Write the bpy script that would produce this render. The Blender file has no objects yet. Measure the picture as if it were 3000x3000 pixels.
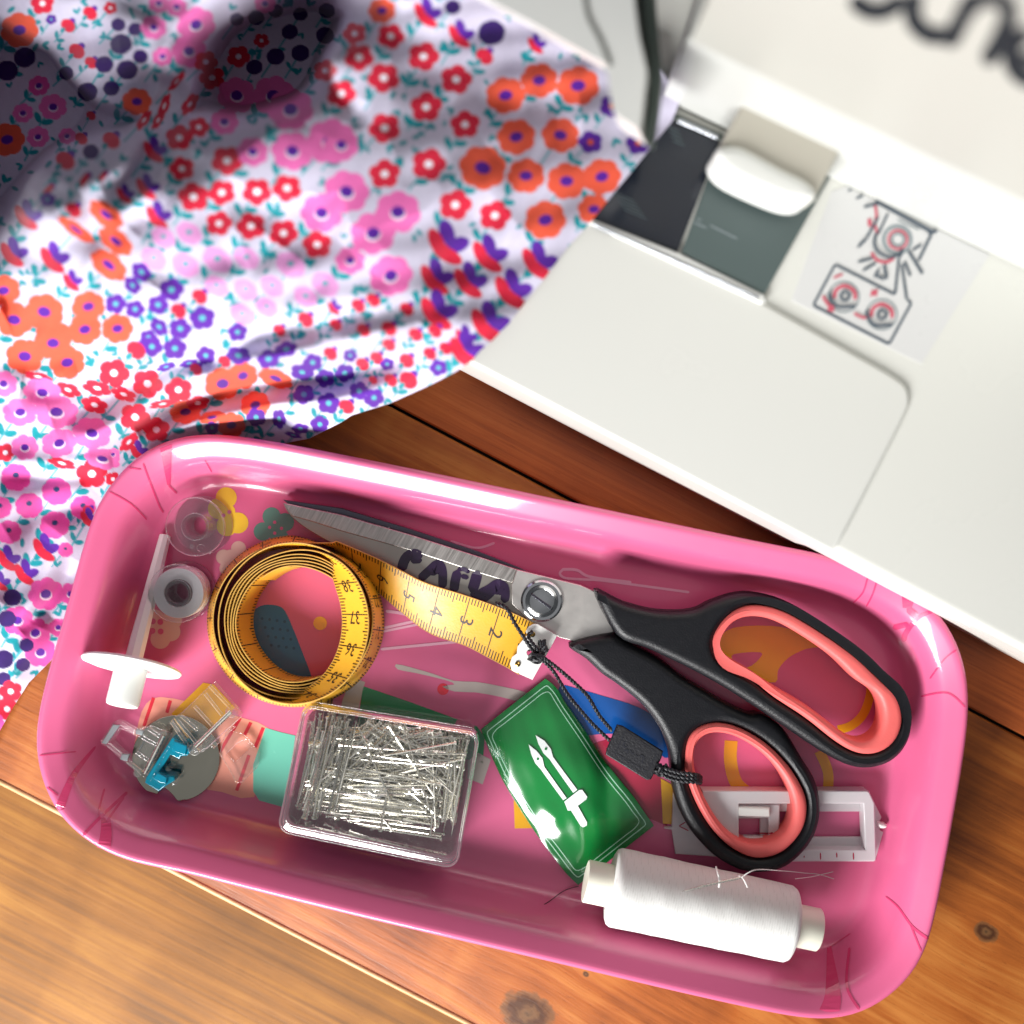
import bpy, bmesh, math, random
import numpy as np
from mathutils import Vector, Matrix
from mathutils.bvhtree import BVHTree
from mathutils.geometry import tessellate_polygon

random.seed(7); rng = np.random.default_rng(7)
S = 0.01                      # everything below is written in centimetres
scene = bpy.context.scene
COL = scene.collection

# ------------------------------------------------------------------ camera
CAMZ, FPX, TILT = 38.5, 3500.0, math.radians(-2.2)
cam_d = bpy.data.cameras.new('camera'); cam = bpy.data.objects.new('camera', cam_d); COL.objects.link(cam)
cam.location = (0, 0, CAMZ * S); cam.rotation_euler = (TILT, 0, 0)
cam_d.sensor_width = 36; cam_d.lens = FPX / 3000 * 36
cam_d.clip_start = 0.01; cam_d.clip_end = 20
cam_d.dof.use_dof = True; cam_d.dof.focus_distance = 0.375; cam_d.dof.aperture_fstop = 4.9
scene.camera = cam
RC = Matrix.Rotation(TILT, 3, 'X')

def ray(px, py):
    return RC @ Vector(((px - 1500) / FPX, -(py - 1500) / FPX, -1.0))
def W(px, py, z=0.0):
    """the point of the place, at height z cm, seen at photo pixel (px, py)"""
    d = ray(px, py); t = (z - CAMZ) / d.z
    return Vector((d.x * t, d.y * t, z))

# ------------------------------------------------------------------ light
world = bpy.data.worlds.new('World'); scene.world = world; world.use_nodes = True
bg = world.node_tree.nodes['Background']; bg.inputs[1].default_value = 1.0      # the room: pale ceiling overhead, dim walls
_wt = world.node_tree; _g = _wt.nodes.new('ShaderNodeTexCoord'); _s = _wt.nodes.new('ShaderNodeSeparateXYZ'); _r = _wt.nodes.new('ShaderNodeValToRGB')
_wt.links.new(_g.outputs['Generated'], _s.inputs[0]); _wt.links.new(_s.outputs[2], _r.inputs[0]); _wt.links.new(_r.outputs[0], bg.inputs[0])
_r.color_ramp.elements[0].position = .0; _r.color_ramp.elements[0].color = (.06, .062, .066, 1)
_r.color_ramp.elements[1].position = .97; _r.color_ramp.elements[1].color = (.39, .39, .40, 1)
_e = _r.color_ramp.elements.new(.72); _e.color = (.11, .115, .12, 1)

def area(name, loc, target, sx, sy, watts, col):
    l = bpy.data.lights.new(name, 'AREA'); l.shape = 'RECTANGLE'; l.size = sx * S; l.size_y = sy * S
    l.energy = watts; l.color = col
    o = bpy.data.objects.new(name, l); COL.objects.link(o); o.location = Vector(loc) * S
    o.rotation_euler = (Vector(target) - Vector(loc)).to_track_quat('-Z', 'Y').to_euler()
    return o
area('window_light', (-26, -48, 29), (-2, 0, 2), 34, 24, 9.3, (1.0, 0.992, 0.98))

scene.view_settings.view_transform = 'Standard'; scene.view_settings.look = 'None'
scene.view_settings.exposure = 0.0; scene.view_settings.gamma = 1.0
scene.cycles.max_bounces = 10; scene.cycles.transparent_max_bounces = 24
scene.cycles.caustics_reflective = False; scene.cycles.sample_clamp_indirect = 6

# ------------------------------------------------------------------ materials
def lin(c):
    if isinstance(c, str):
        c = tuple(int(c[i:i + 2], 16) / 255 for i in (1, 3, 5))
        c = tuple(x / 12.92 if x <= 0.04045 else ((x + 0.055) / 1.055) ** 2.4 for x in c)
    return (c[0], c[1], c[2], 1.0)

class NT:
    def __init__(s, name):
        s.m = bpy.data.materials.new(name); s.m.use_nodes = True; s.t = s.m.node_tree
        s.b = s.t.nodes['Principled BSDF']; s.out = s.t.nodes['Material Output']
    def n(s, kind, **kw):
        nd = s.t.nodes.new(kind)
        for k, v in kw.items():
            if k in nd.inputs.keys() if isinstance(k, str) else False: nd.inputs[k].default_value = v
            else: setattr(nd, k, v)
        return nd
    def l(s, a, b): s.t.links.new(a, b)
    def math(s, op, a, b=None, c=None, clamp=False):
        nd = s.t.nodes.new('ShaderNodeMath'); nd.operation = op; nd.use_clamp = clamp
        for i, v in enumerate((a, b, c)):
            if v is None: continue
            if isinstance(v, (int, float)): nd.inputs[i].default_value = v
            else: s.l(v, nd.inputs[i])
        return nd.outputs[0]
    def mix(s, f, a, b, mode='MIX'):
        nd = s.t.nodes.new('ShaderNodeMix'); nd.data_type = 'RGBA'; nd.blend_type = mode
        for sock, v in ((nd.inputs[0], f), (nd.inputs[6], a), (nd.inputs[7], b)):
            if isinstance(v, (int, float)): sock.default_value = v
            elif isinstance(v, tuple): sock.default_value = v
            else: s.l(v, sock)
        return nd.outputs[2]
    def coord(s, scale=(1, 1, 1)):
        tc = s.t.nodes.new('ShaderNodeTexCoord'); mp = s.t.nodes.new('ShaderNodeMapping')
        mp.inputs['Scale'].default_value = scale; s.l(tc.outputs['Object'], mp.inputs[0]); return mp.outputs[0]
    def noise(s, vec, scale, detail=4, rough=.55, dist=0.0):
        nd = s.t.nodes.new('ShaderNodeTexNoise'); nd.inputs['Scale'].default_value = scale
        nd.inputs['Detail'].default_value = detail; nd.inputs['Roughness'].default_value = rough
        nd.inputs['Distortion'].default_value = dist; s.l(vec, nd.inputs['Vector']); return nd.outputs[0]
    def ramp(s, f, stops):
        nd = s.t.nodes.new('ShaderNodeValToRGB'); cr = nd.color_ramp
        while len(cr.elements) > 1: cr.elements.remove(cr.elements[-1])
        cr.elements[0].position = stops[0][0]; cr.elements[0].color = stops[0][1]
        for p, c in stops[1:]:
            e = cr.elements.new(p); e.color = c
        s.l(f, nd.inputs[0]); return nd.outputs[0]
    def bump(s, h, strength=.3, dist=.0002):
        nd = s.t.nodes.new('ShaderNodeBump'); nd.inputs['Strength'].default_value = strength
        nd.inputs['Distance'].default_value = dist; s.l(h, nd.inputs['Height']); s.l(nd.outputs[0], s.b.inputs['Normal'])

def mat(name, col, rough=.5, metal=0.0, spec=.5, coat=0.0, vary=.06, vscale=60, bump=0.0, bscale=900, trans=0.0):
    q = NT(name); c = lin(col); b = q.b
    b.inputs['Roughness'].default_value = rough; b.inputs['Metallic'].default_value = metal
    b.inputs['Specular IOR Level'].default_value = spec; b.inputs['Coat Weight'].default_value = coat
    b.inputs['Coat Roughness'].default_value = .05
    v = q.coord(); n1 = q.noise(v, vscale, 5)
    dark = tuple(x * (1 - vary) for x in c[:3]) + (1,); light = tuple(min(1, x * (1 + vary)) for x in c[:3]) + (1,)
    q.l(q.mix(n1, dark, light), b.inputs['Base Color'])
    r = q.math('MULTIPLY_ADD', q.noise(v, vscale * 2.3, 4), .16, rough - .08, clamp=True); q.l(r, b.inputs['Roughness'])
    if bump: q.bump(q.noise(v, bscale, 3), bump)
    return q.m

def clear(name, tint=(1, 1, 1), body=.06, bodycol=(.9, .93, .95), rough=.04, glo=1.0):
    """thin clear plastic: passes light straight through, reflects by angle, a little milky"""
    q = NT(name); q.t.nodes.remove(q.b)
    tr = q.n('ShaderNodeBsdfTransparent'); tr.inputs[0].default_value = lin(tint)
    di = q.n('ShaderNodeBsdfDiffuse'); di.inputs[0].default_value = lin(bodycol)
    gl = q.n('ShaderNodeBsdfGlossy'); gl.inputs[0].default_value = (1, 1, 1, 1); gl.inputs['Roughness'].default_value = rough
    m1 = q.n('ShaderNodeMixShader'); q.l(tr.outputs[0], m1.inputs[1]); q.l(di.outputs[0], m1.inputs[2])
    lw = q.n('ShaderNodeLayerWeight'); lw.inputs['Blend'].default_value = .35
    f0 = q.math('MULTIPLY_ADD', lw.outputs['Facing'], .12, body, clamp=True); q.l(f0, m1.inputs[0])
    fr = q.n('ShaderNodeFresnel'); fr.inputs['IOR'].default_value = 1.5
    m2 = q.n('ShaderNodeMixShader'); q.l(q.math('MULTIPLY', fr.outputs[0], glo, clamp=True), m2.inputs[0])
    q.l(m1.outputs[0], m2.inputs[1]); q.l(gl.outputs[0], m2.inputs[2]); q.l(m2.outputs[0], q.out.inputs[0])
    return q.m

def wood(name, c_dark, c_mid, c_light, knots=(), grain=1.0, rough=.42, patches=.5):
    q = NT(name)
    tc = q.n('ShaderNodeTexCoord'); sep = q.n('ShaderNodeSeparateXYZ'); q.l(tc.outputs['Object'], sep.inputs[0])
    x, y = sep.outputs[0], sep.outputs[1]
    near = None
    for (kx, ky, kr) in knots:      # the grain bends round each knot
        dx = q.math('SUBTRACT', x, kx * S); dy = q.math('SUBTRACT', y, ky * S)
        d = q.math('SQRT', q.math('ADD', q.math('MULTIPLY', q.math('MULTIPLY', dx, dx), .55), q.math('MULTIPLY', dy, dy)))
        g = q.math('DIVIDE', kr * S, q.math('ADD', d, kr * S * .5))
        y = q.math('ADD', y, q.math('MULTIPLY', g, q.math('MULTIPLY', dy, -.75)))
        dn = q.math('ADD', q.math('DIVIDE', d, kr * S), q.math('MULTIPLY', q.math('SUBTRACT', q.noise(tc.outputs['Object'], 300, 4), .5), .7))
        near = dn if near is None else q.math('MINIMUM', near, dn)
    cb = q.n('ShaderNodeCombineXYZ'); q.l(x, cb.inputs[0]); q.l(y, cb.inputs[1]); q.l(sep.outputs[2], cb.inputs[2])
    def st(sx, sy):
        mp = q.n('ShaderNodeMapping'); mp.inputs['Scale'].default_value = (sx, sy, sy); q.l(cb.outputs[0], mp.inputs[0]); return mp.outputs[0]
    fine = q.noise(st(18, 520 * grain), 1, 6, .62, .25)
    broad = q.noise(st(5, 75 * grain), 1, 4, .55, .9)
    patch = q.noise(st(26, 10), 1, 3, .5, .4)
    pores = q.noise(st(120, 1500), 1, 3, .7)
    f = q.math('ADD', q.math('MULTIPLY', fine, .42), q.math('MULTIPLY', broad, .58))
    f = q.math('ADD', f, q.math('MULTIPLY', q.math('SUBTRACT', patch, .5), patches))
    col = q.ramp(f, [(.28, lin(c_dark)), (.5, lin(c_mid)), (.72, lin(c_light))])
    col = q.mix(q.math('MULTIPLY', q.math('LESS_THAN', pores, .36), .35), col, lin(c_dark))
    if near is not None:
        ring = q.math('SINE', q.math('MULTIPLY', near, 9.0))
        k = q.ramp(near, [(0, (1, 1, 1, 1)), (.85, (.75, .75, .75, 1)), (1.0, (.0, .0, .0, 1))])
        kc = q.mix(q.math('MULTIPLY_ADD', ring, .4, .45, clamp=True), lin('#23130b'), lin('#6b4a2c'))
        col = q.mix(k, col, kc)
    q.l(col, q.b.inputs['Base Color'])
    q.l(q.math('MULTIPLY_ADD', fine, .25, rough - .1, clamp=True), q.b.inputs['Roughness'])
    q.b.inputs['Specular IOR Level'].default_value = .35
    q.bump(q.math('ADD', fine, q.math('MULTIPLY', pores, .5)), .35, .0003)
    return q.m

M = {}
M['tray'] = mat('pink_melamine', '#d16089', .36, spec=.4, coat=.6, vary=.06, vscale=25)
def ink(name, col, rough=.24): M[name] = mat(name, col, rough, spec=.55, coat=.4, vary=.05, vscale=80); return M[name]
for nm, c in dict(ink_yellow='#e8c42e', ink_sage='#5d9480', ink_cream='#dcb6a8', ink_blue='#2c6390', ink_navy_dot='#1b4163', ink_ochre='#e6a81f', ink_line='#dba3b8',
                  ink_green='#127a44', ink_grey='#b9aca6', ink_red='#d8283c', ink_peach='#eb9a86', ink_mint='#69bda8', ink_royal='#0f4d94',
                  ink_branch='#cb3d6c', ink_maroon='#a42742').items(): ink(nm, c)
M['white_plastic'] = mat('white_plastic', '#e8e9e5', .32, vary=.03, vscale=30)
M['cream_plastic'] = mat('cream_plastic', '#e4e2d2', .38, vary=.04, vscale=40)
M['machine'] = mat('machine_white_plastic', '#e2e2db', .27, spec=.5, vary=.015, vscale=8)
M['machine_panel'] = mat('machine_panel_plastic', '#e0e0da', .25, spec=.5, vary=.015, vscale=8)
M['beige'] = mat('shaded_lever_plastic', '#bdb8ab', .35, vary=.03, vscale=30)  # beige puts the shade on the lever's recessed top into its colour
M['navy'] = mat('dark_translucent_cover', '#161c28', .16, spec=.6, vary=.3, vscale=40)
M['slate'] = mat('grey_green_plate', '#52605f', .35, vary=.05, vscale=60)
M['chrome'] = mat('chrome_strip', '#c8cbd2', .15, metal=1, vary=.02)
M['sticker'] = mat('pale_sticker', '#dcdcdb', .3, vary=.02)
M['ink_navy'] = mat('printed_navy', '#0b111c', .4, spec=.2)
M['ink_slate'] = mat('printed_slate', '#4c5966', .4)
M['ink_ltgrey'] = mat('printed_light_grey', '#8f9a9e', .4)
M['ink_rose'] = mat('printed_rose', '#d05a6e', .4)
M['faint'] = mat('printed_faint_grey', '#49555a', .4)
M['seam'] = mat('shadow_gap_grey', '#6b6c66', .6)
M['needle_gap'] = mat('dark_gap_grey', '#3a443e', .4)
M['front'] = mat('shaded_front_plastic', '#b2b1aa', .3, vary=.02, vscale=8)  # plastic greyed so the face's dimmer light sits in its colour
M['body'] = mat('shaded_body_plastic', '#c6c7c3', .3, vary=.02, vscale=8)  # white plastic toned down, part of its shade is in the colour
M['steel'] = mat('satin_steel', '#d2cec9', .46, metal=1, vary=.1, vscale=120)
M['steel_mid'] = mat('blade_side_steel', '#aaa49c', .42, metal=1, vary=.08, vscale=60)
M['steel_dark'] = mat('shaded_steel', '#5c5a64', .3, metal=1, vary=.1, vscale=120)  # steel darkened for the shadow and dark reflection on the back blade
M['screw'] = mat('polished_steel', '#b6b8ba', .16, metal=1, vary=.05)
M['pinsteel'] = mat('nickel_pin', '#e2dfd4', .27, metal=1, vary=.1, vscale=300)
M['mirror'] = mat('worn_steel_disc', '#a3a092', .13, metal=1, vary=.02, vscale=60)
M['black_plastic'] = mat('black_grip_plastic', '#0c0d12', .42, spec=.35, vary=.12, vscale=200, bump=.5, bscale=1800)
M['coral'] = mat('coral_soft_grip', '#d7625f', .45, spec=.35, vary=.05, vscale=200, bump=.3, bscale=1600)
M['marker'] = mat('purple_marker_ink', '#251233', .3, spec=.6, vary=.6, vscale=350)
M['tape'] = mat('yellow_tape_coating', '#e3a930', .36, spec=.4, vary=.08, vscale=150, bump=.2, bscale=1500)
M['tape_ink'] = mat('tape_black_print', '#2a1a0c', .45)
M['tape_edge'] = mat('tape_woven_edge', '#c79a45', .7, vary=.3, vscale=900)
M['foil'] = mat('green_glossy_foil', '#04702f', .18, spec=.7, coat=.6, vary=.08, vscale=30)
M['foil_white'] = mat('packet_white_print', '#d9dedd', .3)
M['foil_line'] = mat('packet_pale_line', '#a9dcc0', .3)
M['clear'] = clear('clear_plastic', body=.02, glo=.55)
M['clear_box'] = clear('clear_box_plastic', body=.0, rough=.05, glo=.8)
M['clear_frost'] = clear('frosted_bobbin_plastic', body=.0, bodycol=(.95, .9, .93), rough=.06, glo=.7)
M['blue_clear'] = clear('blue_clear_plastic', tint=(.05, .55, .72), body=.38, bodycol=(.0, .36, .52), rough=.08)
M['smoke'] = clear('grey_clear_plastic', tint=(.7, .75, .76), body=.4, bodycol=(.4, .46, .48), rough=.1)
M['milky'] = clear('milky_plastic', tint=(.97, .92, .94), body=.5, bodycol=(.95, .92, .94), rough=.2, glo=.7)
M['cord'] = mat('waxed_black_cord', '#14151b', .45, vary=.5, vscale=1500, bump=1.0, bscale=2500)
M['leather'] = mat('black_leather_tag', '#15151b', .5, vary=.2, vscale=500, bump=.8, bscale=1500)
M['emboss'] = mat('embossed_leather', '#24252c', .3)
M['bobbin_thread'] = mat('bright_white_thread', '#eeecee', .8, vary=.05, vscale=600, bump=.4, bscale=1800)
M['dark_thread'] = mat('dark_thread', '#2a1018', .7)
M['brass'] = mat('brass_eyelet', '#b08b4a', .25, metal=1)
M['shadow_gap'] = mat('dark_recess', '#0c0a0a', .9)

q = NT('ground_steel'); v = q.coord((900, 60, 60)); q.b.inputs['Metallic'].default_value = 1
mpr = q.n('ShaderNodeMapping'); mpr.inputs['Rotation'].default_value = (0, 0, .55); tcr = q.n('ShaderNodeTexCoord'); q.l(tcr.outputs['Object'], mpr.inputs[0])
mp2 = q.n('ShaderNodeMapping'); mp2.inputs['Scale'].default_value = (1600, 90, 90); q.l(mpr.outputs[0], mp2.inputs[0]); nz = q.noise(mp2.outputs[0], 1, 4, .6)
q.l(q.ramp(nz, [(.3, lin('#a39e99')), (.7, lin('#cdc9c4'))]), q.b.inputs['Base Color']); q.l(q.math('MULTIPLY_ADD', nz, .3, .25), q.b.inputs['Roughness']); q.bump(nz, .15, .0001)
M['ground'] = q.m
# thread: fine crossing windings
q = NT('white_cotton_thread'); v = q.coord((1, 1, 1))
tc = q.n('ShaderNodeTexCoord')
w1 = q.n('ShaderNodeTexWave'); w1.wave_type = 'BANDS'; w1.bands_direction = 'X'; w1.inputs['Scale'].default_value = 420; w1.inputs['Distortion'].default_value = 1.2; w1.inputs['Detail Scale'].default_value = 30
q.l(v, w1.inputs['Vector'])
mp = q.n('ShaderNodeMapping'); mp.inputs['Rotation'].default_value = (0, 0, .22); q.l(v, mp.inputs[0])
w2 = q.n('ShaderNodeTexWave'); w2.bands_direction = 'X'; w2.inputs['Scale'].default_value = 300; w2.inputs['Distortion'].default_value = 2; q.l(mp.outputs[0], w2.inputs['Vector'])
h = q.math('ADD', w1.outputs['Fac'], q.math('MULTIPLY', w2.outputs['Fac'], .7))
h = q.math('ADD', h, q.math('MULTIPLY', q.noise(v, 1500, 3), .6))
q.l(q.ramp(h, [(.2, lin('#bbb9b4')), (1.2 / 2.3, lin('#d6d5d2'))]), q.b.inputs['Base Color'])
q.b.inputs['Roughness'].default_value = .85; q.b.inputs['Sheen Weight'].default_value = .2; q.bump(h, .22, .00015)
M['thread'] = q.m

# printed cotton: colours come from the flower print stored on the weave
q = NT('floral_cotton'); at = q.n('ShaderNodeVertexColor'); at.layer_name = 'print'
tc = q.n('ShaderNodeTexCoord')
wv = q.noise(tc.outputs['Object'], 2600, 2)
wl = q.noise(tc.outputs['Object'], 320, 4, .65)
q.l(q.mix(.3, q.mix(.2, at.outputs[0], q.ramp(wv, [(.3, (.6, .6, .6, 1)), (.7, (1, 1, 1, 1))]), 'MULTIPLY'), q.ramp(wl, [(.3, (.78, .76, .8, 1)), (.65, (1, 1, 1, 1))]), 'MULTIPLY'), q.b.inputs['Base Color'])
q.b.inputs['Roughness'].default_value = .85; q.b.inputs['Specular IOR Level'].default_value = .2
q.b.inputs['Sheen Weight'].default_value = .15; q.bump(wv, .25, .0001)
M['cloth'] = q.m

# ------------------------------------------------------------------ builders
ORG = {}
def root(name, loc, label, cat, group=None):
    o = bpy.data.objects.new(name, None); COL.objects.link(o); o.location = Vector(loc) * S; o.empty_display_size = .01
    o['label'] = label; o['category'] = cat
    if group: o['group'] = group
    ORG[o] = Vector(loc); return o
def org(parent):
    while parent is not None:
        if parent in ORG: return ORG[parent]
        parent = parent.parent
    return Vector((0, 0, 0))
def link(name, me, m, parent=None, smooth=35):
    if m is not None and not me.materials: me.materials.append(m)
    if smooth is not None:
        me.shade_smooth() if smooth >= 180 else (me.shade_smooth(), me.set_sharp_from_angle(angle=math.radians(smooth)))
    o = bpy.data.objects.new(name, me); COL.objects.link(o)
    if parent is not None: o.parent = parent
    return o
def mk(name, verts, faces, m, parent=None, smooth=35, own=None):
    """verts in cm, in the place; stored relative to the thing's base"""
    L = org(parent) if parent is not None else (own or Vector((0, 0, 0)))
    me = bpy.data.meshes.new(name)
    me.from_pydata([tuple((Vector(v) - L) * S) for v in verts], [], faces); me.validate(); me.update()
    o = link(name, me, m, parent, smooth)
    if parent is None: o.location = L * S
    return o
def tag(o, label, cat=None, group=None, kind=None):
    if label: o['label'] = label
    if cat: o['category'] = cat
    if group: o['group'] = group
    if kind: o['kind'] = kind
    return o

def crv(pts, n=8, closed=False):
    """smooth line through the points (Catmull-Rom)"""
    P = [tuple(p) for p in pts]; N = len(P); out = []
    segs = N if closed else N - 1
    for i in range(segs):
        g = lambda k: P[k % N] if closed else P[max(0, min(N - 1, k))]
        a, b, c, d = g(i - 1), g(i), g(i + 1), g(i + 2)
        for j in range(n):
            t = j / n
            out.append(tuple(.5 * ((2 * b[k]) + (-a[k] + c[k]) * t + (2 * a[k] - 5 * b[k] + 4 * c[k] - d[k]) * t * t + (-a[k] + 3 * b[k] - 3 * c[k] + d[k]) * t ** 3) for k in range(len(b))))
    if not closed: out.append(P[-1])
    return out
def soft_loop(pts, n=90, it=4):
    Q = resample([Vector(p) for p in crv(pts, 6, True)], n, True)
    for _ in range(it): Q = [(Q[i - 1] + Q[i] * 2 + Q[(i + 1) % n]) / 4 for i in range(n)]
    return [tuple(p) for p in Q]
def resample(P, n, closed=False):
    Q = [Vector(p) for p in P]
    if closed: Q.append(Q[0])
    L = [0]
    for a, b in zip(Q, Q[1:]): L.append(L[-1] + (b - a).length)
    out = []; j = 0; tot = L[-1]
    for i in range(n):
        t = tot * i / (n if closed else n - 1)
        while j < len(L) - 2 and L[j + 1] < t: j += 1
        f = (t - L[j]) / max(1e-9, L[j + 1] - L[j]); out.append(Q[j].lerp(Q[j + 1], min(1, max(0, f))))
    return out

def plate(name, loops, z0, z1, m, parent=None, bev=.05, res=2, smooth=40, own=None, zx=None):
    """solid with an outline (and holes) given in photo pixels at its top, from z0 to z1, edges rounded by bev"""
    cu = bpy.data.curves.new('outline', 'CURVE'); cu.dimensions = '2D'; cu.fill_mode = 'BOTH'
    for lp in loops:
        sp = cu.splines.new('POLY'); sp.points.add(len(lp) - 1); sp.use_cyclic_u = True
        for i, p in enumerate(lp):
            w = W(p[0], p[1], z1 if zx is None else zx); sp.points[i].co = (w.x, w.y, 0, 1)
    hgt = z1 - z0; bev = min(bev, hgt * .49)
    cu.extrude = hgt / 2 - bev; cu.bevel_depth = bev; cu.bevel_resolution = res; cu.offset = -bev
    tmp = bpy.data.objects.new('outline', cu); COL.objects.link(tmp)
    dg = bpy.context.evaluated_depsgraph_get(); me = bpy.data.meshes.new_from_object(tmp.evaluated_get(dg)); me.name = name
    bpy.data.objects.remove(tmp); bpy.data.curves.remove(cu)
    me.materials.clear()
    L = org(parent) if parent is not None else (own or Vector((0, 0, 0)))
    n = len(me.vertices); co = np.empty(n * 3, np.float32); me.vertices.foreach_get('co', co); co = co.reshape(-1, 3)
    co += np.array([-L.x, -L.y, (z0 + z1) / 2 - L.z], np.float32); co *= S
    me.vertices.foreach_set('co', co.ravel()); me.update()
    bm = bmesh.new(); bm.from_mesh(me); bmesh.ops.remove_doubles(bm, verts=bm.verts, dist=1e-6); bm.to_mesh(me); bm.free()
    o = link(name, me, m, parent, smooth)
    wn = o.modifiers.new('even_normals', 'WEIGHTED_NORMAL'); wn.keep_sharp = True; wn.weight = 100
    if parent is None: o.location = L * S
    return o

def tube(name, pts, r, m, parent=None, seg=8, own=None, braid=0, closed=False, smooth=60):
    """round line through 3-D points in cm; r a number or one per point; braid twists two strands"""
    P = [Vector(p) for p in pts]; V = []; F = []
    def sweep(P, R):
        base = len(V); up = Vector((0, 0, 1)); prev = None
        for i, p in enumerate(P):
            t = (P[min(i + 1, len(P) - 1)] - P[max(i - 1, 0)]).normalized()
            a = t.cross(up if prev is None else prev)
            if a.length < 1e-4: a = t.cross(Vector((1, 0, 0)))
            a.normalize(); b = t.cross(a).normalized(); prev = -a.cross(t) if prev is None else prev
            prev = b if prev is None else b * (1 if b.dot(prev) >= 0 else -1)
            a = prev.cross(t).normalized()
            rr = R[i] if isinstance(R, (list, tuple)) else R
            for k in range(seg):
                an = 2 * math.pi * k / seg; V.append(p + a * (math.cos(an) * rr) + prev * (math.sin(an) * rr))
        for i in range(len(P) - 1):
            for k in range(seg):
                k2 = (k + 1) % seg; F.append((base + i * seg + k, base + i * seg + k2, base + (i + 1) * seg + k2, base + (i + 1) * seg + k))
        F.append(tuple(base + k for k in range(seg - 1, -1, -1))); F.append(tuple(base + (len(P) - 1) * seg + k for k in range(seg)))
    if braid:
        Q = resample(P, max(12, int(sum((b - a).length for a, b in zip(P, P[1:])) / (r * .35))))
        for ph in range(2):
            st = []
            for i, p in enumerate(Q):
                t = (Q[min(i + 1, len(Q) - 1)] - Q[max(i - 1, 0)]).normalized(); a = t.cross(Vector((0, 0, 1)))
                a = a.normalized() if a.length > 1e-4 else Vector((1, 0, 0)); b = t.cross(a)
                an = i * .55 + ph * math.pi; st.append(p + (a * math.cos(an) + b * math.sin(an)) * r * .5)
            sweep(st, r * .62)
    else: sweep(P, r)
    return mk(name, V, F, m, parent, smooth, own)

def loft(name, rings, m, parent=None, caps=(True, True), smooth=50, own=None):
    V = []; F = []; n = len(rings[0])
    for r in rings: V += [Vector(p) for p in r]
    for i in range(len(rings) - 1):
        for k in range(n):
            k2 = (k + 1) % n; F.append((i * n + k, i * n + k2, (i + 1) * n + k2, (i + 1) * n + k))
    if caps[0]: F.append(tuple(range(n - 1, -1, -1)))
    if caps[1]: F.append(tuple((len(rings) - 1) * n + k for k in range(n)))
    return mk(name, V, F, m, parent, smooth, own)

def lathe(name, prof, A, axis, m, parent=None, seg=48, smooth=40, own=None, caps=(True, True), sx=None):
    """revolve (distance along axis, radius) about the axis through A"""
    ax = Vector(axis).normalized(); a = ax.cross(Vector((0, 0, 1)))
    a = a.normalized() if a.length > 1e-3 else Vector((1, 0, 0)); b = ax.cross(a)
    rings = [[Vector(A) + ax * d + a * (math.cos(2 * math.pi * k / seg) * r) + b * (math.sin(2 * math.pi * k / seg) * r) for k in range(seg)] for d, r in prof]
    return loft(name, rings, m, parent, caps, smooth, own)

BV = {}
def bvh(objs):
    key = tuple(o.name for o in objs)
    if key in BV: return BV[key]
    V = []; F = []
    for o in objs:
        b = len(V); L = Vector((0, 0, 0)); p = o
        while p is not None: L = L + Vector(p.location); p = p.parent
        V += [(v.co + L) / S for v in o.data.vertices]; F += [[b + i for i in p.vertices] for p in o.data.polygons]
    BV[key] = BVHTree.FromPolygons(V, F); return BV[key]
LIFT = [0]
def hit(tree, px, py, off):
    o = Vector((0, 0, CAMZ)); d = ray(px, py).normalized()
    p, n, i, t = tree.ray_cast(o, d)
    if p is None: return None
    if n.dot(d) > 0: n = -n
    return p + n * off
def print_poly(name, poly, m, parent, tree, off=.008, smooth=0, step=22, holes=()):
    """flat printed shape laid on a surface"""
    def dens(poly):
        if smooth: poly = crv(poly, smooth, True)
        out = []
        for i in range(len(poly)):
            a = Vector(poly[i]); b = Vector(poly[(i + 1) % len(poly)]); k = max(1, int((b - a).length / step))
            out += [a.lerp(b, j / k) for j in range(k)]
        return out
    loops = [dens(poly)] + [dens(h) for h in holes]
    pts = [p for lp in loops for p in lp]; V = [hit(tree, p[0], p[1], off) for p in pts]
    if any(v is None for v in V): V = [v if v is not None else W(p[0], p[1], .35) for v, p in zip(V, pts)]
    T = tessellate_polygon([[Vector((p[0], p[1], 0)) for p in lp] for lp in loops])
    F = []
    for t in T:
        nrm = (V[t[1]] - V[t[0]]).cross(V[t[2]] - V[t[0]]); c = Vector((0, 0, CAMZ)) - V[t[0]]
        F.append(tuple(t) if nrm.dot(c) > 0 else tuple(reversed(t)))
    return mk(name, V, F, m, parent, None)
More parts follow.
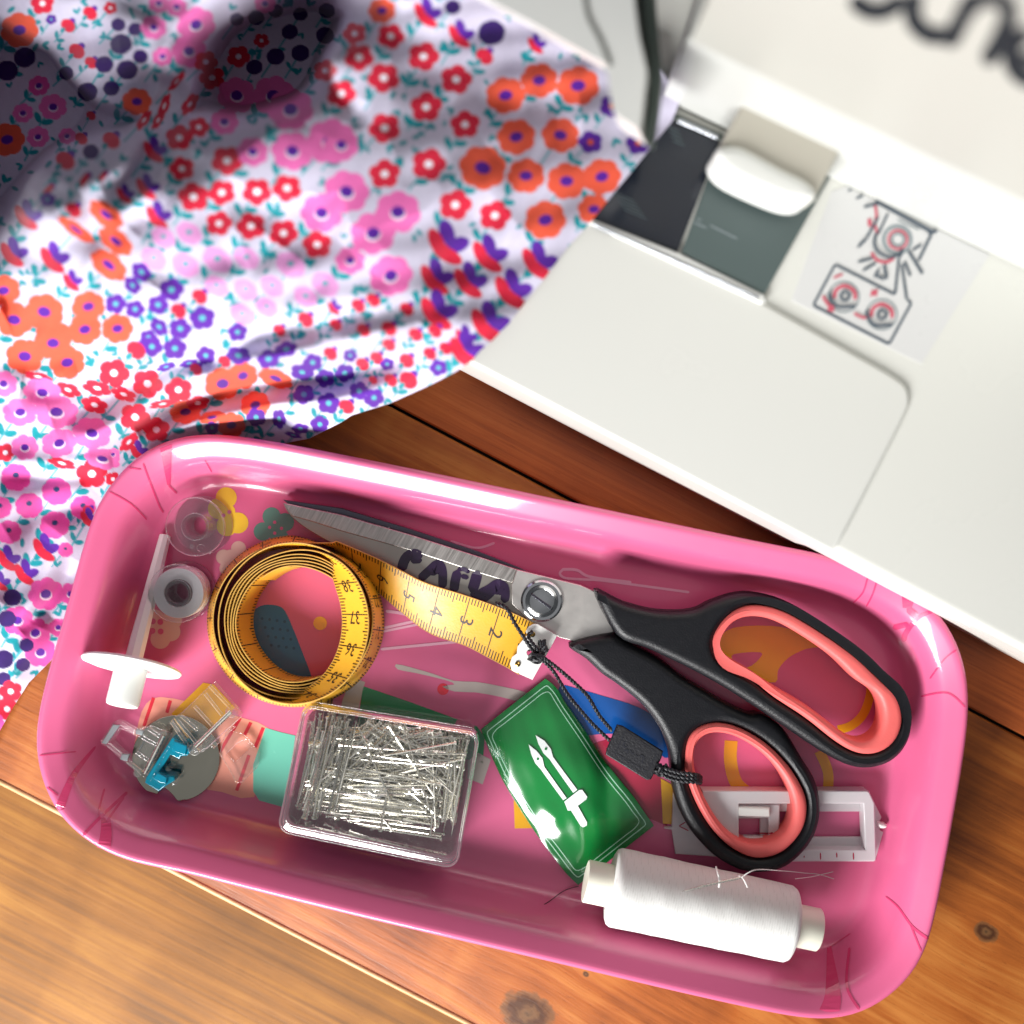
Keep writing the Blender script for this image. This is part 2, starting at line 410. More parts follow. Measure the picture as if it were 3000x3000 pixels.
def stroke_geo(pts, width, tree, off, n=7, closed=False, taper=None, roundcap=True):
    P = crv(pts, n, closed) if len(pts) > 2 else [tuple(Vector(pts[0]).lerp(Vector(pts[-1]), j / 6)) for j in range(7)]
    L = sum((Vector(b) - Vector(a)).length for a, b in zip(P, P[1:]))
    N = max(6, int(L / max(4, width * .28))); Q = resample(P, N, closed); V = []; F = []
    for i, p in enumerate(Q):
        a = Q[(i - 1) % N] if closed else Q[max(i - 1, 0)]; b = Q[(i + 1) % N] if closed else Q[min(i + 1, N - 1)]
        t = (b - a).normalized(); nn = Vector((-t.y, t.x)); h = width / 2
        if taper: h *= taper[0] + (taper[1] - taper[0]) * i / (N - 1)
        if roundcap and not closed:
            d = min(i, N - 1 - i) / (N - 1) * L; 
            if d < h: h *= max(.25, math.sqrt(max(0, 1 - (1 - d / h) ** 2)))
        for s in (-1, 1):
            q_ = p + nn * (h * s); v = hit(tree, q_.x, q_.y, off)
            V.append(v if v is not None else (V[-1] if V else W(q_.x, q_.y, .35)))
    for i in range(N if closed else N - 1):
        j = (i + 1) % N; F.append((2 * i, 2 * i + 1, 2 * j + 1, 2 * j))
    return V, F
def print_strokes(name, strokes, m, parent, tree, off=.008, **kw):
    V = []; F = []
    for k, s in enumerate(strokes):
        pts, w = s[0], s[1]; kk = dict(kw); kk.update(s[2] if len(s) > 2 else {})
        v, f = stroke_geo(pts, w, tree, off + .0012 * k, **kk); b = len(V); V += v; F += [tuple(i + b for i in x) for x in f]
    F2 = []
    for f in F:
        nrm = (V[f[1]] - V[f[0]]).cross(V[f[2]] - V[f[0]]); F2.append(f if nrm.dot(Vector((0, 0, CAMZ)) - V[f[0]]) > 0 else tuple(reversed(f)))
    return mk(name, V, F2, m, parent, None)
def circ(cx, cy, r, n=20, ry=None, rot=0):
    ry = ry or r; c, s = math.cos(rot), math.sin(rot)
    return [(cx + math.cos(a) * r * c - math.sin(a) * ry * s, cy + math.cos(a) * r * s + math.sin(a) * ry * c) for a in (2 * math.pi * k / n for k in range(n))]
def zz(ox, oy, pts, k=1.932): return [(ox + p[0] / k, oy + p[1] / k) for p in pts]

# ================================================================== table
ang = math.radians(-27.7); U = Vector((math.cos(ang), math.sin(ang), 0)); Vv = Vector((-U.y, U.x, 0))
def plank(name, p_low, p_high, m, parent=None, z=0.0, thick=2.0, x0=-34, x1=30, bev=.12, own=None, lab=None):
    lo = W(*p_low, z).dot(Vv); hi = p_high if isinstance(p_high, float) else W(*p_high, z).dot(Vv)
    w = hi - lo; me = bpy.data.meshes.new(name); bm = bmesh.new()
    bmesh.ops.create_cube(bm, size=1)
    for v in bm.verts:
        v.co = Vector((((x0 + x1) / 2 + v.co.x * (x1 - x0)), (lo + hi) / 2 + v.co.y * w, z - thick / 2 + v.co.z * thick)) * S
    bmesh.ops.bevel(bm, geom=[e for e in bm.edges if abs((e.verts[0].co - e.verts[1].co).x) > .01], offset=bev * S, segments=3, affect='EDGES', profile=.6)
    bm.to_mesh(me); bm.free()
    o = link(name, me, m, parent, 30); o.rotation_euler = (0, 0, ang)
    if lab: o['label'] = lab
    return o
def kn(px, py, z, r):     # a knot's place in plank coordinates
    w = W(px, py, z); return (w.dot(U), w.dot(Vv), r)
table = root('wooden_table', (0, 0, 0), 'varnished orange brown plank table under the pink tray', 'table')
seamA = W(1700, 1474, 0).dot(Vv)
M['wood1'] = wood('redwood_plank', '#763312', '#ac5725', '#c06c34', grain=1.5, patches=.35)
M['wood2'] = wood('knotty_pine_plank', '#5a280b', '#9a531d', '#bd7a38', knots=(kn(1545, 2968, 0, .75), kn(2872, 2762, 0, .33), kn(1705, 2876, 0, .09)), patches=.55, grain=.8)
M['wood3'] = wood('smooth_board', '#553410', '#86561f', '#a87633', grain=1.4, patches=.35, rough=.62)
plank('plank', (1700, 1474), (1700, 1474 - 1250), M['wood1'], table, lab='dark red brown plank partly under the sewing machine')
plank('plank', (500, 2550), seamA - .1, M['wood2'], table, lab='orange pine plank with a dark knot under the tray')
plank('plank', (1700, 210), 45.0, M['wood1'], table, lab='red brown plank under the fabric')
M['dark_wood'] = wood('dark_seam_backing', '#140804', '#221008', '#2c160b')
plank('seam_backing', (640, 2600), 44.0, M['dark_wood'], table, z=-1.2, thick=.6, x0=-33, x1=29)  # added dark board, keeps light from showing through the plank seams
ea = W(500, 2550, 0).dot(Vv)
M['lit_edge'] = wood('pale_edge_highlight', '#a87c50', '#bd9468', '#cfae86')
tube('edge_highlight', [U * t + Vv * (ea + .02) + Vector((0, 0, -.06)) for t in (-33.9, -20, -10, 0, 10, 20, 29.9)], .11, M['lit_edge'], table, seg=10)  # paler wood strip paints in the highlight along the table's bevelled edge
board = plank('lower_wooden_board', (500, 5200), (500, 2440), M['wood3'], None, z=-2.3, thick=2)
tag(board, 'dull tan wooden board below the front edge of the table', 'board')

# ================================================================== tray
rim_px = [(290, 1481), (336, 1414), (393, 1352), (466, 1305), (549, 1282), (621, 1278), (760, 1294), (983, 1336), (1300, 1400), (1650, 1474), (1999, 1548), (2250, 1600),
          (2414, 1632), (2549, 1668), (2670, 1732), (2740, 1792), (2797, 1880), (2826, 1975), (2832, 2080), (2818, 2210), (2795, 2350), (2772, 2480), (2748, 2610), (2725, 2720),
          (2690, 2820), (2621, 2900), (2543, 2953), (2466, 2978), (2380, 2980), (2259, 2960), (2000, 2903), (1650, 2820), (1300, 2738), (1000, 2667), (760, 2607), (517, 2545), (420, 2528),
          (321, 2496), (238, 2445), (176, 2383), (135, 2305), (114, 2225), (111, 2140), (132, 2030), (165, 1910), (205, 1770), (245, 1620)]
ZR = 2.35
rim = [W(x, y, ZR) for x, y in crv(rim_px, 6, True)]
NR = 240
rim = resample([Vector((p.x, p.y)) for p in rim], NR, True)
for _ in range(6): rim = [(rim[i - 1] + rim[i] * 2 + rim[(i + 1) % NR]) / 4 for i in range(NR)]
def offset_ring(R, d, it=0):
    n = len(R); out = []
    for i in range(n):
        t = (R[(i + 2) % n] - R[i - 2]).normalized(); nn = Vector((t.y, -t.x))   # clockwise outline: inward to the right
        out.append(R[i] + nn * d)
    return out
TF = .3                       # height of the tray floor
prof = [(-.02, 2.16), (-.07, 2.22), (-.08, 2.3), (-.04, 2.38), (.04, 2.43), (.13, 2.405), (.22, 2.355), (.32, 2.295), (.43, 2.227), (.54, 2.157), (.63, 2.09), (.74, 1.95), (.86, 1.68), (1.0, 1.25), (1.12, .86), (1.26, .53), (1.42, .37), (1.6, .31), (1.8, TF)]
rings = []
ringcache = {}
for d, z in prof:
    R = offset_ring(rim, d)
    if d > 1.0:
        for _ in range(int(d * 6)): R = [(R[i - 1] + R[i] * 2 + R[(i + 1) % NR]) / 4 for i in range(NR)]
    rings.append([Vector((p.x, p.y, z)) for p in R])
under = []
for d, z in [(1.8, 0.02), (1.45, .06), (1.2, .35), (.95, .95), (.74, 1.6), (.58, 1.88), (.25, 2.15), (.05, 2.2)]:
    R = offset_ring(rim, d)
    if d > 1.0:
        for _ in range(int(d * 6)): R = [(R[i - 1] + R[i] * 2 + R[(i + 1) % NR]) / 4 for i in range(NR)]
    under.append([Vector((p.x, p.y, z)) for p in R])
tray = root('serving_tray', W(1460, 2080, 0), 'glossy pink melamine tray with printed motifs, holding the sewing tools', 'tray')
tb = loft('tray_body', [list(r) for r in (under[:] + rings[0:])], M['tray'], tray, caps=(True, True), smooth=180)
TT = bvh([tb])
def tp(name, poly, mk_, **kw): return print_poly(name, poly, M[mk_], tray, TT, **kw)
def flower4(name, c, petals, r, m_, dots=None, dm='tray'):
    V = []; F = []
    ps = [circ(px, py, r, 18) for px, py in petals] + [circ(c[0], c[1], r * .9, 18)]
    for k, p in enumerate(ps):
        vs = [hit(TT, a, b, .006 + .001 * k) for a, b in p]; b0 = len(V); V += vs; F.append(tuple(range(b0 + len(vs) - 1, b0 - 1, -1)))
    o = mk(name, V, F, M[m_], tray, None)
    if dots:
        V = []; F = []
        for (dx, dy, dr) in dots:
            vs = [hit(TT, a, b, .0125) for a, b in circ(dx, dy, dr, 12)]; b0 = len(V); V += vs; F.append(tuple(range(b0 + len(vs) - 1, b0 - 1, -1)))
        mk('printed_dots', V, F, M[dm], tray, None)
    return o
flower4('printed_flower', (662, 1500), [(663, 1458), (697, 1532), (640, 1490), (665, 1540)], 31, 'ink_yellow', [(655, 1510, 6), (672, 1500, 6)])
flower4('printed_flower', (803, 1540), [(796, 1513), (770, 1557), (835, 1530), (818, 1575)], 27, 'ink_sage', [(790, 1545, 5), (805, 1530, 5), (825, 1548, 5), (805, 1562, 5)])
flower4('printed_flower', (675, 1630), [(699, 1607), (655, 1632), (665, 1665), (690, 1655)], 22, 'ink_cream')
flower4('printed_flower', (480, 1840), [(505, 1815), (470, 1872), (455, 1815), (500, 1850)], 29, 'ink_cream', [(470, 1822, 9), (448, 1820, 9), (471, 1850, 9), (447, 1848, 9)])
tp('printed_blue_shape', zz(0, 1000, [(1425, 1560), (1445, 1515), (1495, 1492), (1560, 1494), (1605, 1515), (1640, 1580), (1700, 1730), (1770, 1930), (1700, 1950), (1560, 1850), (1470, 1730)]), 'ink_blue', smooth=3)
for _i in range(4):
    for _j in range(4): tp('printed_dot', circ(768 + _i * 22 + _j * 9, 1812 + _j * 26 + _i * 3, 4.5, 8), 'ink_navy_dot', off=.012)
tp('printed_dot', circ(938, 1826, 20), 'ink_ochre'); tp('printed_dot', circ(1298, 2019, 17), 'ink_red')
print_strokes('printed_needle_lines', [([(1125, 1840), (1235, 1815)], 8), ([(1112, 1852), (1260, 1822)], 7), ([(1115, 1902), (1340, 1880)], 8), ([(1130, 1790), (1190, 1800), (1280, 1830)], 9), ([(1320, 1585), (1395, 1605), (1450, 1590)], 7)], M['ink_line'], tray, TT)
tp('printed_pale_bar', zz(1000, 2000, [(310, -105), (400, -85), (520, -50), (640, -10), (760, -5), (900, 20), (1060, 60), (1040, 110), (900, 80), (760, 55), (640, 50), (570, 20), (640, 10), (590, -15), (420, -55), (320, -75)]), 'ink_grey', smooth=2)
tp('printed_green_flag', [(1064, 2010), (1200, 2056), (1398, 2128), (1420, 2160), (1415, 2235), (1300, 2210), (1130, 2180), (1042, 2150)], 'ink_green')
tp('printed_pale_strip', [(1030, 1985), (1070, 1998), (1048, 2080), (1030, 2130), (985, 2120), (1000, 2060)], 'ink_grey')
tp('printed_lilac_corner', [(1400, 2205), (1438, 2225), (1414, 2298), (1370, 2280), (1370, 2230)], 'ink_grey')
tp('printed_orange_block', [(1505, 2345), (1580, 2360), (1600, 2425), (1508, 2427)], 'ink_ochre')
tp('printed_blue_wing', [(1640, 2010), (1700, 2020), (1770, 2040), (1870, 2072), (1935, 2120), (1960, 2220), (1900, 2190), (1800, 2150), (1700, 2150), (1640, 2080)], 'ink_royal', smooth=3)
tp('printed_maroon_shape', [(1730, 2180), (1800, 2160), (1960, 2300), (1955, 2420), (1860, 2380), (1780, 2280)], 'ink_maroon')
tp('printed_ochre_strip', [(1936, 2280), (1970, 2300), (1972, 2415), (1942, 2412)], 'ink_ochre', off=.014)
tp('printed_peach_house', [(405, 2120), (430, 2060), (470, 2042), (560, 2058), (700, 2100), (790, 2135), (765, 2200), (745, 2335), (650, 2320), (500, 2290), (400, 2230)], 'ink_peach', smooth=2, off=.006)
print_strokes('printed_red_stripes', [(zz(0, 2000, a), 10, dict(roundcap=False)) for a in
    ([(870, 85), (815, 245)], [(965, 100), (945, 170)], [(1360, 200), (1215, 440)], [(1420, 225), (1385, 295)], [(1490, 255), (1445, 365)], [(1410, 410), (1340, 610)], [(1000, 250), (985, 300)], [(835, 270), (800, 420)])], M['ink_red'], tray, TT, off=.011)
tp('printed_mint_block', [(778, 2132), (822, 2145), (866, 2155), (850, 2260), (835, 2366), (760, 2345), (742, 2318), (742, 2240)], 'ink_mint', off=.010)
tp('printed_ochre_square', zz(0, 2000, [(1150, 0), (1210, 10), (1330, 140), (1180, 290), (1060, 260), (970, 175)]), 'ink_ochre', off=.010)
# big yellow face-like ring under the scissors
tp('printed_yellow_hood', zz(2000, 1000, [(205, 1690), (290, 1620), (500, 1610), (640, 1640), (800, 1720), (700, 1740), (600, 1790), (540, 1860), (525, 1930), (400, 1900), (240, 1800)]), 'ink_ochre', smooth=3,
   holes=[zz(2000, 1000, [(290, 1770), (440, 1760), (430, 1800), (365, 1845), (290, 1810)])])
for _b in [([(2545, 1985), (2550, 2030), (2530, 2090), (2495, 2125), (2455, 2138)], 26, dict(roundcap=False)), ([(2142, 2170), (2140, 2230), (2155, 2290), (2185, 2320)], 38, dict(roundcap=False)), ([(2400, 2200), (2425, 2260), (2424, 2320), (2410, 2350)], 30, dict(roundcap=False))]: print_strokes('printed_yellow_arc', [_b], M['ink_ochre'], tray, TT)
print_strokes('printed_key_outline', [([(1650, 1668), (1640, 1680), (1655, 1693), (1700, 1697), (1760, 1700), (1850, 1712), (2020, 1735)], 7), ([(1645, 1668), (1690, 1670), (1730, 1690), (1850, 1706)], 8)], M['ink_line'], tray, TT)
# dark branches on the four corners
br = []
br += [(zz(0, 1000, [(938, 585), (955, 810)]), 34, dict(taper=(1.1, .3), roundcap=False)), (zz(0, 1000, [(810, 690), (850, 800), (900, 930), (925, 970)]), 5), (zz(0, 1000, [(620, 850), (740, 920), (830, 1010)]), 4),
       (zz(0, 1000, [(950, 810), (1000, 860)]), 6), (zz(0, 1000, [(1160, 670), (1200, 740)]), 4), (zz(0, 1000, [(730, 715), (800, 725)]), 4)]
br += [(zz(2000, 1000, [(1285, 1400), (1270, 1510)]), 46, dict(taper=(1.1, .55), roundcap=False)), (zz(2000, 1000, [(1420, 1525), (1340, 1560), (1270, 1640), (1250, 1700)]), 16, dict(taper=(.6, 1.1))),
       (zz(2000, 1000, [(1270, 1510), (1330, 1560)]), 20), (zz(2000, 1000, [(1190, 1620), (1280, 1600)]), 16), (zz(2000, 1000, [(1045, 1340), (1020, 1420), (965, 1480)]), 5), (zz(2000, 1000, [(1105, 1335), (1075, 1430), (1040, 1500)]), 5),
       (zz(2000, 1000, [(1550, 1745), (1480, 1800), (1400, 1910)]), 5), (zz(2000, 1000, [(1350, 2010), (1500, 1990), (1600, 2070)]), 5)]
br += [(zz(0, 2000, [(335, 720), (380, 600), (430, 500), (540, 360)]), 22, dict(taper=(1.3, .3))), (zz(0, 2000, [(588, 940), (600, 860), (600, 775)]), 34, dict(taper=(1.15, .8), roundcap=False)),
       (zz(0, 2000, [(600, 775), (560, 735), (590, 600)]), 6), (zz(0, 2000, [(470, 865), (560, 770), (720, 620)]), 9), (zz(0, 2000, [(225, 412), (330, 400), (430, 390)]), 4), (zz(0, 2000, [(265, 590), (330, 640)]), 5), (zz(0, 2000, [(600, 790), (700, 650)]), 7)]
br += [(zz(2000, 2000, [(828, 1868), (850, 1760), (830, 1500)]), 54, dict(taper=(1.1, .25), roundcap=False)), (zz(2000, 2000, [(1150, 1210), (1220, 1270), (1300, 1380), (1390, 1450)]), 7, dict(taper=(.5, 1.3))),
       (zz(2000, 2000, [(1000, 1850), (930, 1720), (945, 1500)]), 8), (zz(2000, 2000, [(1290, 1370), (1350, 1520)]), 5), (zz(2000, 2000, [(830, 1500), (950, 1420)]), 4)]
for _b in br: print_strokes('printed_branch', [_b], M['ink_branch'], tray, TT, off=.014)

def taper(name, loops, z0, z1, m, parent, tp_=.93):
    lp = loops[0]; lp = resample([Vector((a, b)) for a, b in lp], 90, True); ctr = sum(lp, Vector((0, 0))) / len(lp); rg = []
    for z, sh in ((z0, .96), (z0, .99), (z0 + .12, 1.0), ((z0 + z1) / 2, tp_), (z1 - .3, tp_ * tp_), (z1, tp_ * tp_ - .03)):
        rg.append([W(ctr.x + (p.x - ctr.x) * sh, ctr.y + (p.y - ctr.y) * sh, z) for p in lp])
    return loft(name, rg, m, parent, smooth=40)
# ================================================================== sewing machine
BZ = 6.5
mach = root('sewing_machine', W(2400, 1000, 0), 'white sewing machine with a flat bed, dark bobbin cover and large navy name letters', 'sewing machine')
bed = plate('machine_bed', [[(1060, 886), (3300, 2064), (3300, 600), (2500, -300), (1560, -66)]], .5, BZ, M['machine'], mach, bev=.22, res=3)
panel = plate('accessory_cover', [[(1075, 905), (2440, 1620)] + crv([(2472, 1570), (2560, 1400), (2650, 1222), (2666, 1170), (2652, 1128), (2600, 1090)], 5) + [(2240, 888), (1730, 648), (1450, 515), (1260, 420)]], .9, BZ + .1, M['machine_panel'], mach, bev=.1, res=3)
plate('foot_pad', [[(2900, 1850), (2960, 1880), (2990, 1830), (2930, 1800)]], .0, .51, M['seam'], mach, bev=.05)
navy = plate('bobbin_cover', [[(1960, 340), (2112, 412), (1985, 738), (1728, 645), (1800, 560)]], BZ - .2, BZ + .14, M['navy'], mach, bev=.04)
slate = plate('needle_plate', [[(2118, 400), (2436, 512), (2240, 862), (1998, 738)]], BZ - .2, BZ + .16, M['slate'], mach, bev=.04)
plate('plate_frame', [[(1722, 652), (1732, 640), (1990, 742), (2236, 862), (2246, 884), (2232, 890)]], BZ - .2, BZ + .19, M['white_plastic'], mach, bev=.04)
plate('plate_trim', [[(1740, 651), (2226, 868), (2222, 875), (1736, 659)]], BZ - .1, BZ + .22, M['chrome'], mach, bev=.015)
plate('rear_slot', [[(1950, 318), (2124, 396), (2116, 412), (1944, 334)]], BZ - .2, BZ + .17, M['needle_gap'], mach, bev=.02)
plate('rear_bar', [[(1990, 346), (2108, 398), (2102, 408), (1984, 356)]], BZ, BZ + .22, M['chrome'], mach, bev=.02)
stk = plate('diagram_sticker', [[(2436, 560), (2480, 545), (2900, 745), (2700, 1066), (2318, 880), (2330, 850)]], BZ - .05, BZ + .012, M['sticker'], mach, bev=.004)
ST = bvh([bed, stk, navy, slate])
def Zs(p): return [(2250 + a / 3.513, 500 + b / 3.513) for a, b in p]
nav = [(Zs([(690, 965), (1305, 1280), (1345, 900), (1385, 800)]), 8), (Zs([(690, 965), (465, 1380), (1245, 1790), (1470, 1360), (1420, 1320), (1370, 850)]), 8)]
nav = [(Zs([(a, b), (c, d)]), w) for a, b, c, d, w in [(690, 965, 465, 1385, 8), (465, 1385, 1245, 1785, 8), (1245, 1785, 1475, 1360, 8), (1475, 1360, 1425, 1325, 8), (1425, 1325, 1375, 960, 8), (690, 965, 1305, 1275, 8), (1305, 1275, 1345, 900, 8),
      (1345, 900, 1385, 800, 12), (1400, 930, 1465, 1090, 8), (1440, 820, 1590, 1065, 9), (1545, 930, 1680, 650, 9), (1100, 310, 1700, 640, 11), (1640, 640, 1740, 620, 12), (1230, 440, 1130, 660, 7), (1580, 760, 1480, 820, 8), (920, 940, 1080, 900, 8), (970, 1030, 1110, 950, 8),
      (1140, 1010, 1090, 1100, 8), (1190, 960, 1220, 1120, 9), (1200, 1120, 1110, 1080, 9), (1170, 330, 980, 375, 8), (900, 290, 980, 255, 7), (820, 210, 860, 195, 6), (1130, 480, 1010, 700, 8), (1010, 700, 920, 790, 9)]]
nav += [(Zs([(1110, 640), (1090, 760), (1150, 850), (1260, 890), (1350, 860)]), 9)]
for cx, cy in ((790, 1290), (1170, 1480)):
    nav += [(Zs(circ(cx, cy, 45, 14)), 8, dict(closed=True)), (Zs([(cx - 160, cy - 50), (cx - 150, cy + 20), (cx - 70, cy + 110), (cx + 110, cy + 105)]), 9)]
print_strokes('printed_diagram', nav, M['ink_slate'], stk, ST, off=.008)
gre = [(Zs(circ(1330, 710, 140, 20)), 11, dict(closed=True)), (Zs(circ(780, 1300, 155, 20)), 5, dict(closed=True)), (Zs(circ(1170, 1480, 155, 20)), 5, dict(closed=True)), (Zs(circ(1335, 710, 62, 16)), 8, dict(closed=True)), (Zs([(1330, 500), (1560, 610)]), 5)]
print_strokes('printed_reels', gre, M['ink_ltgrey'], stk, ST, off=.006)
red = [(Zs([(cx - 110, cy + 30), (cx - 90, cy - 60), (cx, cy - 105), (cx + 95, cy - 50), (cx + 105, cy + 40)]), 11) for cx, cy in ((790, 1290), (1170, 1480))]
red += [(Zs(circ(1335, 710, 95, 18)), 7, dict(closed=True)), (Zs([(1095, 330), (1115, 450), (1100, 560), (1130, 660)]), 8), (Zs([(1040, 490), (1050, 580)]), 12), (Zs([(1060, 840), (1120, 920), (1220, 940), (1300, 900)]), 9), (Zs([(670, 1105), (770, 1065)]), 7),
        (Zs([(1060, 1230), (1120, 1290)]), 9), (Zs([(1130, 1225), (1050, 1290)]), 9), (Zs([(560, 1285), (620, 1380), (680, 1410)]), 9), (Zs([(610, 1420), (680, 1440)]), 13), (Zs([(880, 1465), (980, 1515), (1040, 1490)]), 8)]
print_strokes('printed_thread_path', red, M['ink_rose'], stk, ST, off=.04 * .3)
# faint print on the dark cover
print_strokes('printed_small_lines', [([(1790 + 9 * k, 560 + 13 * k), (1860 + 9 * k, 590 + 13 * k)], 3) for k in range(5)] + [([(1955 + 5 * k, 370 + 14 * k), (1992 + 5 * k, 386 + 14 * k)], 5) for k in range(4)], M['faint'], navy, ST)
print_strokes('embossed_lines', [([(2030, 650), (2070, 668)], 4), ([(2080, 660), (2160, 700)], 4), ([(2040, 640), (2055, 646)], 4)], M['ink_ltgrey'], slate, ST)
# upright body and the arm above it
FR = lambda t: (2430 + t * 570, 523 + t * 269)
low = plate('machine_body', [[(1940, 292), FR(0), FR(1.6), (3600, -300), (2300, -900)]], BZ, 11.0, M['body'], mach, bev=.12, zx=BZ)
v_in = (-.0, 10)
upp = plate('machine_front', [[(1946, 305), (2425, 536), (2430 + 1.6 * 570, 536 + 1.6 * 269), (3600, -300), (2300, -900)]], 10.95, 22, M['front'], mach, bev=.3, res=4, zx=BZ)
plate('front_catch', [[(2446, 200), (2492, 222), (2486, 240), (2440, 216)]], 11.2, 11.7, M['white_plastic'], mach, bev=.1)
lvp = plate('lever_plate', [[(2186, 285), (2476, 414), (2390, 582), (2114, 420)]], 7.3, 8.6, M['beige'], mach, bev=.1, res=3)
plate('lever_end', [crv([(2118, 425), (2100, 440), (2103, 470), (2135, 505), (2200, 540), (2300, 582), (2355, 592), (2388, 580), (2392, 556), (2360, 525), (2290, 490), (2200, 440), (2160, 425)], 4, True)], 7.0, 8.75, M['white_plastic'], lvp, bev=.22, res=3)
head = taper('needle_head', [[(1300, -60), (1420, 10), (1560, 85), (1700, 165), (1790, 215), (1800, 300), (1812, 372), (1900, 432), (1912, 330), (1922, 240), (1895, 120), (1880, 0), (1878, -300), (1300, -300)]], 9.6, 11.4, M['white_plastic'], mach, .96)
taper('gap_shade', [[(1872, -300), (1925, -300), (1920, 0), (1930, 120), (1942, 240), (1932, 330), (1915, 440), (1890, 425), (1900, 330), (1900, 200), (1880, 60)]], 8.6, 11.2, M['needle_gap'], mach, 1.0)  # solid dark strip standing in for the shade in the gap beside the head
HT = bvh([head, upp, low])
print_strokes('head_seam', [([(1712, -20), (1725, 50), (1760, 120), (1790, 195)], 13)], M['seam'], head, HT, off=.02)
lg = [(zz(2000, 0, [(960, -30), (1010, 30), (1090, 62), (1180, 40), (1250, -30)]), 56), (zz(2000, 0, [(1330, -60), (1300, 50), (1320, 130), (1380, 185), (1450, 200), (1520, 180)]), 56),
      (zz(2000, 0, [(1650, -50), (1600, 60), (1555, 150), (1500, 265)]), 54), (zz(2000, 0, [(1580, 110), (1640, 20), (1740, -20), (1825, 5), (1850, 80), (1800, 210), (1715, 365)]), 54),
      (zz(2000, 0, [(1980, 180), (1900, 215), (1862, 290), (1880, 380), (1950, 440), (2060, 450)]), 56), (zz(2000, 0, [(1870, 330), (2000, 330), (2080, 300), (2080, 220), (1980, 180)]), 40)]
print_strokes('brand_lettering', lg, M['ink_navy'], upp, HT, off=.01)

# ================================================================== fabric
step = 3.6
gx = np.arange(-400, 2010, step); gy = np.arange(-90, 2300, step); nx, ny = len(gx), len(gy)
PX, PY = np.meshgrid(gx, gy)
poly = [(-390, -80), (1560, -80), (1760, 60), (1925, 180), (1990, 300), (1968, 357), (1847, 507), (1725, 657), (1663, 725), (1600, 810), (1543, 880), (1492, 947), (1440, 1000), (1404, 1030), (1383, 1057), (1330, 1092), (1259, 1129), (1145, 1181), (1031, 1217), (999, 1238), (906, 1285), (828, 1300),
        (750, 1292), (647, 1282), (560, 1320), (480, 1380), (420, 1460), (330, 1620), (260, 1760), (200, 1880), (150, 1935), (85, 2000), (40, 2070), (0, 2140), (-80, 2280), (-390, 2280)]
PA = np.array(poly, float)
def inside(x, y):
    c = np.zeros(x.shape, bool); n = len(PA)
    for i in range(n):
        x1, y1 = PA[i]; x2, y2 = PA[(i + 1) % n]
        cond = ((y1 > y) != (y2 > y)) & (x < (x2 - x1) * (y - y1) / (y2 - y1 + 1e-12) + x1); c ^= cond
    return c
IN = inside(PX, PY)
def nearest(x, y):
    bx = x.copy(); by = y.copy(); bd = np.full(x.shape, 1e18)
    for i in range(len(PA)):
        a = PA[i]; b = PA[(i + 1) % len(PA)]; d = b - a
        t = np.clip(((x - a[0]) * d[0] + (y - a[1]) * d[1]) / (d @ d), 0, 1); qx = a[0] + t * d[0]; qy = a[1] + t * d[1]
        dd = (x - qx) ** 2 + (y - qy) ** 2; m = dd < bd; bx[m] = qx[m]; by[m] = qy[m]; bd[m] = dd[m]
    return bx, by
# heights of the cloth: control points, then folds
CP = np.array([(1960, 360, 6.85), (1700, 660, 6.85), (1540, 880, 6.85), (1390, 1050, 6.75), (1700, 400, 6.95), (1500, 300, 7.1), (1500, 600, 7.2), (1300, 500, 7.6), (1200, 800, 7.6), (1350, 800, 7.1), (1200, 200, 7.4), (1500, 100, 7), (1100, 40, 7.0), (1850, 200, 6.9),
    (1259, 1129, 5.2), (1145, 1181, 4.0), (1000, 1236, 2.6), (880, 1290, 1.5), (760, 1290, 1.0), (640, 1285, .9), (560, 1320, .9), (480, 1380, .6), (420, 1460, .4),
    (1200, 1000, 7.0), (1000, 950, 7.0), (800, 850, 7.2), (600, 780, 7.4), (420, 700, 7.4), (260, 620, 7.5), (110, 620, 7.2), (60, 760, 6.0), (200, 850, 6.2), (500, 950, 6.2), (800, 1030, 5.8), (1000, 1100, 5.2), (300, 1020, 4.6), (600, 1130, 3.4), (850, 1190, 3.0), (60, 1000, 4.4),
    (120, 1180, 2.8), (330, 1180, 2.6), (50, 1330, 2.0), (250, 1340, 1.6), (400, 1300, 1.2), (100, 1500, 1.5), (260, 1500, .5), (330, 1560, .3), (30, 1700, 1.6), (180, 1700, .5), (230, 1800, .3), (100, 1900, .6), (0, 2100, .5), (-80, 1600, 2.5), (-80, 2200, .8), (-80, 1200, 3.2), (-80, 900, 5),
    (30, 540, 1.5), (100, 420, 1.2), (40, 250, 1.5), (210, 350, 1.7), (-80, 400, 2.5), (-80, 100, 3.0), (-80, 640, 3.2), (-250, 350, 9.8), (-260, 0, 9.0), (-260, 650, 8.6), (-300, 1100, 3), (-300, 1600, 3.4), (-300, 2200, 1.6), (250, 120, 4.6), (330, 240, 4.0), (490, 150, 6.2), (450, 320, 4.4), (100, 40, 4.6), (570, 50, 6.4), (610, 240, 3.8), (720, 160, .9), (850, 120, .3), (860, 230, .6), (720, 270, 1.3), (930, 40, .7),  # far-left heap, out of view, raised to throw shade on the cloth
    (500, 520, 7.4), (650, 420, 7.2), (820, 352, 7.6), (700, 560, 7.6), (930, 330, 7.5), (980, 180, 7.3), (1020, 320, 7.6), (900, 620, 7.6), (700, 20, 5.5), (800, -60, 6.0), (400, -80, 5), (1030, -50, 6.5), (300, 480, 6.9), (180, 520, 6.8), (1060, 120, 7.4)], float)
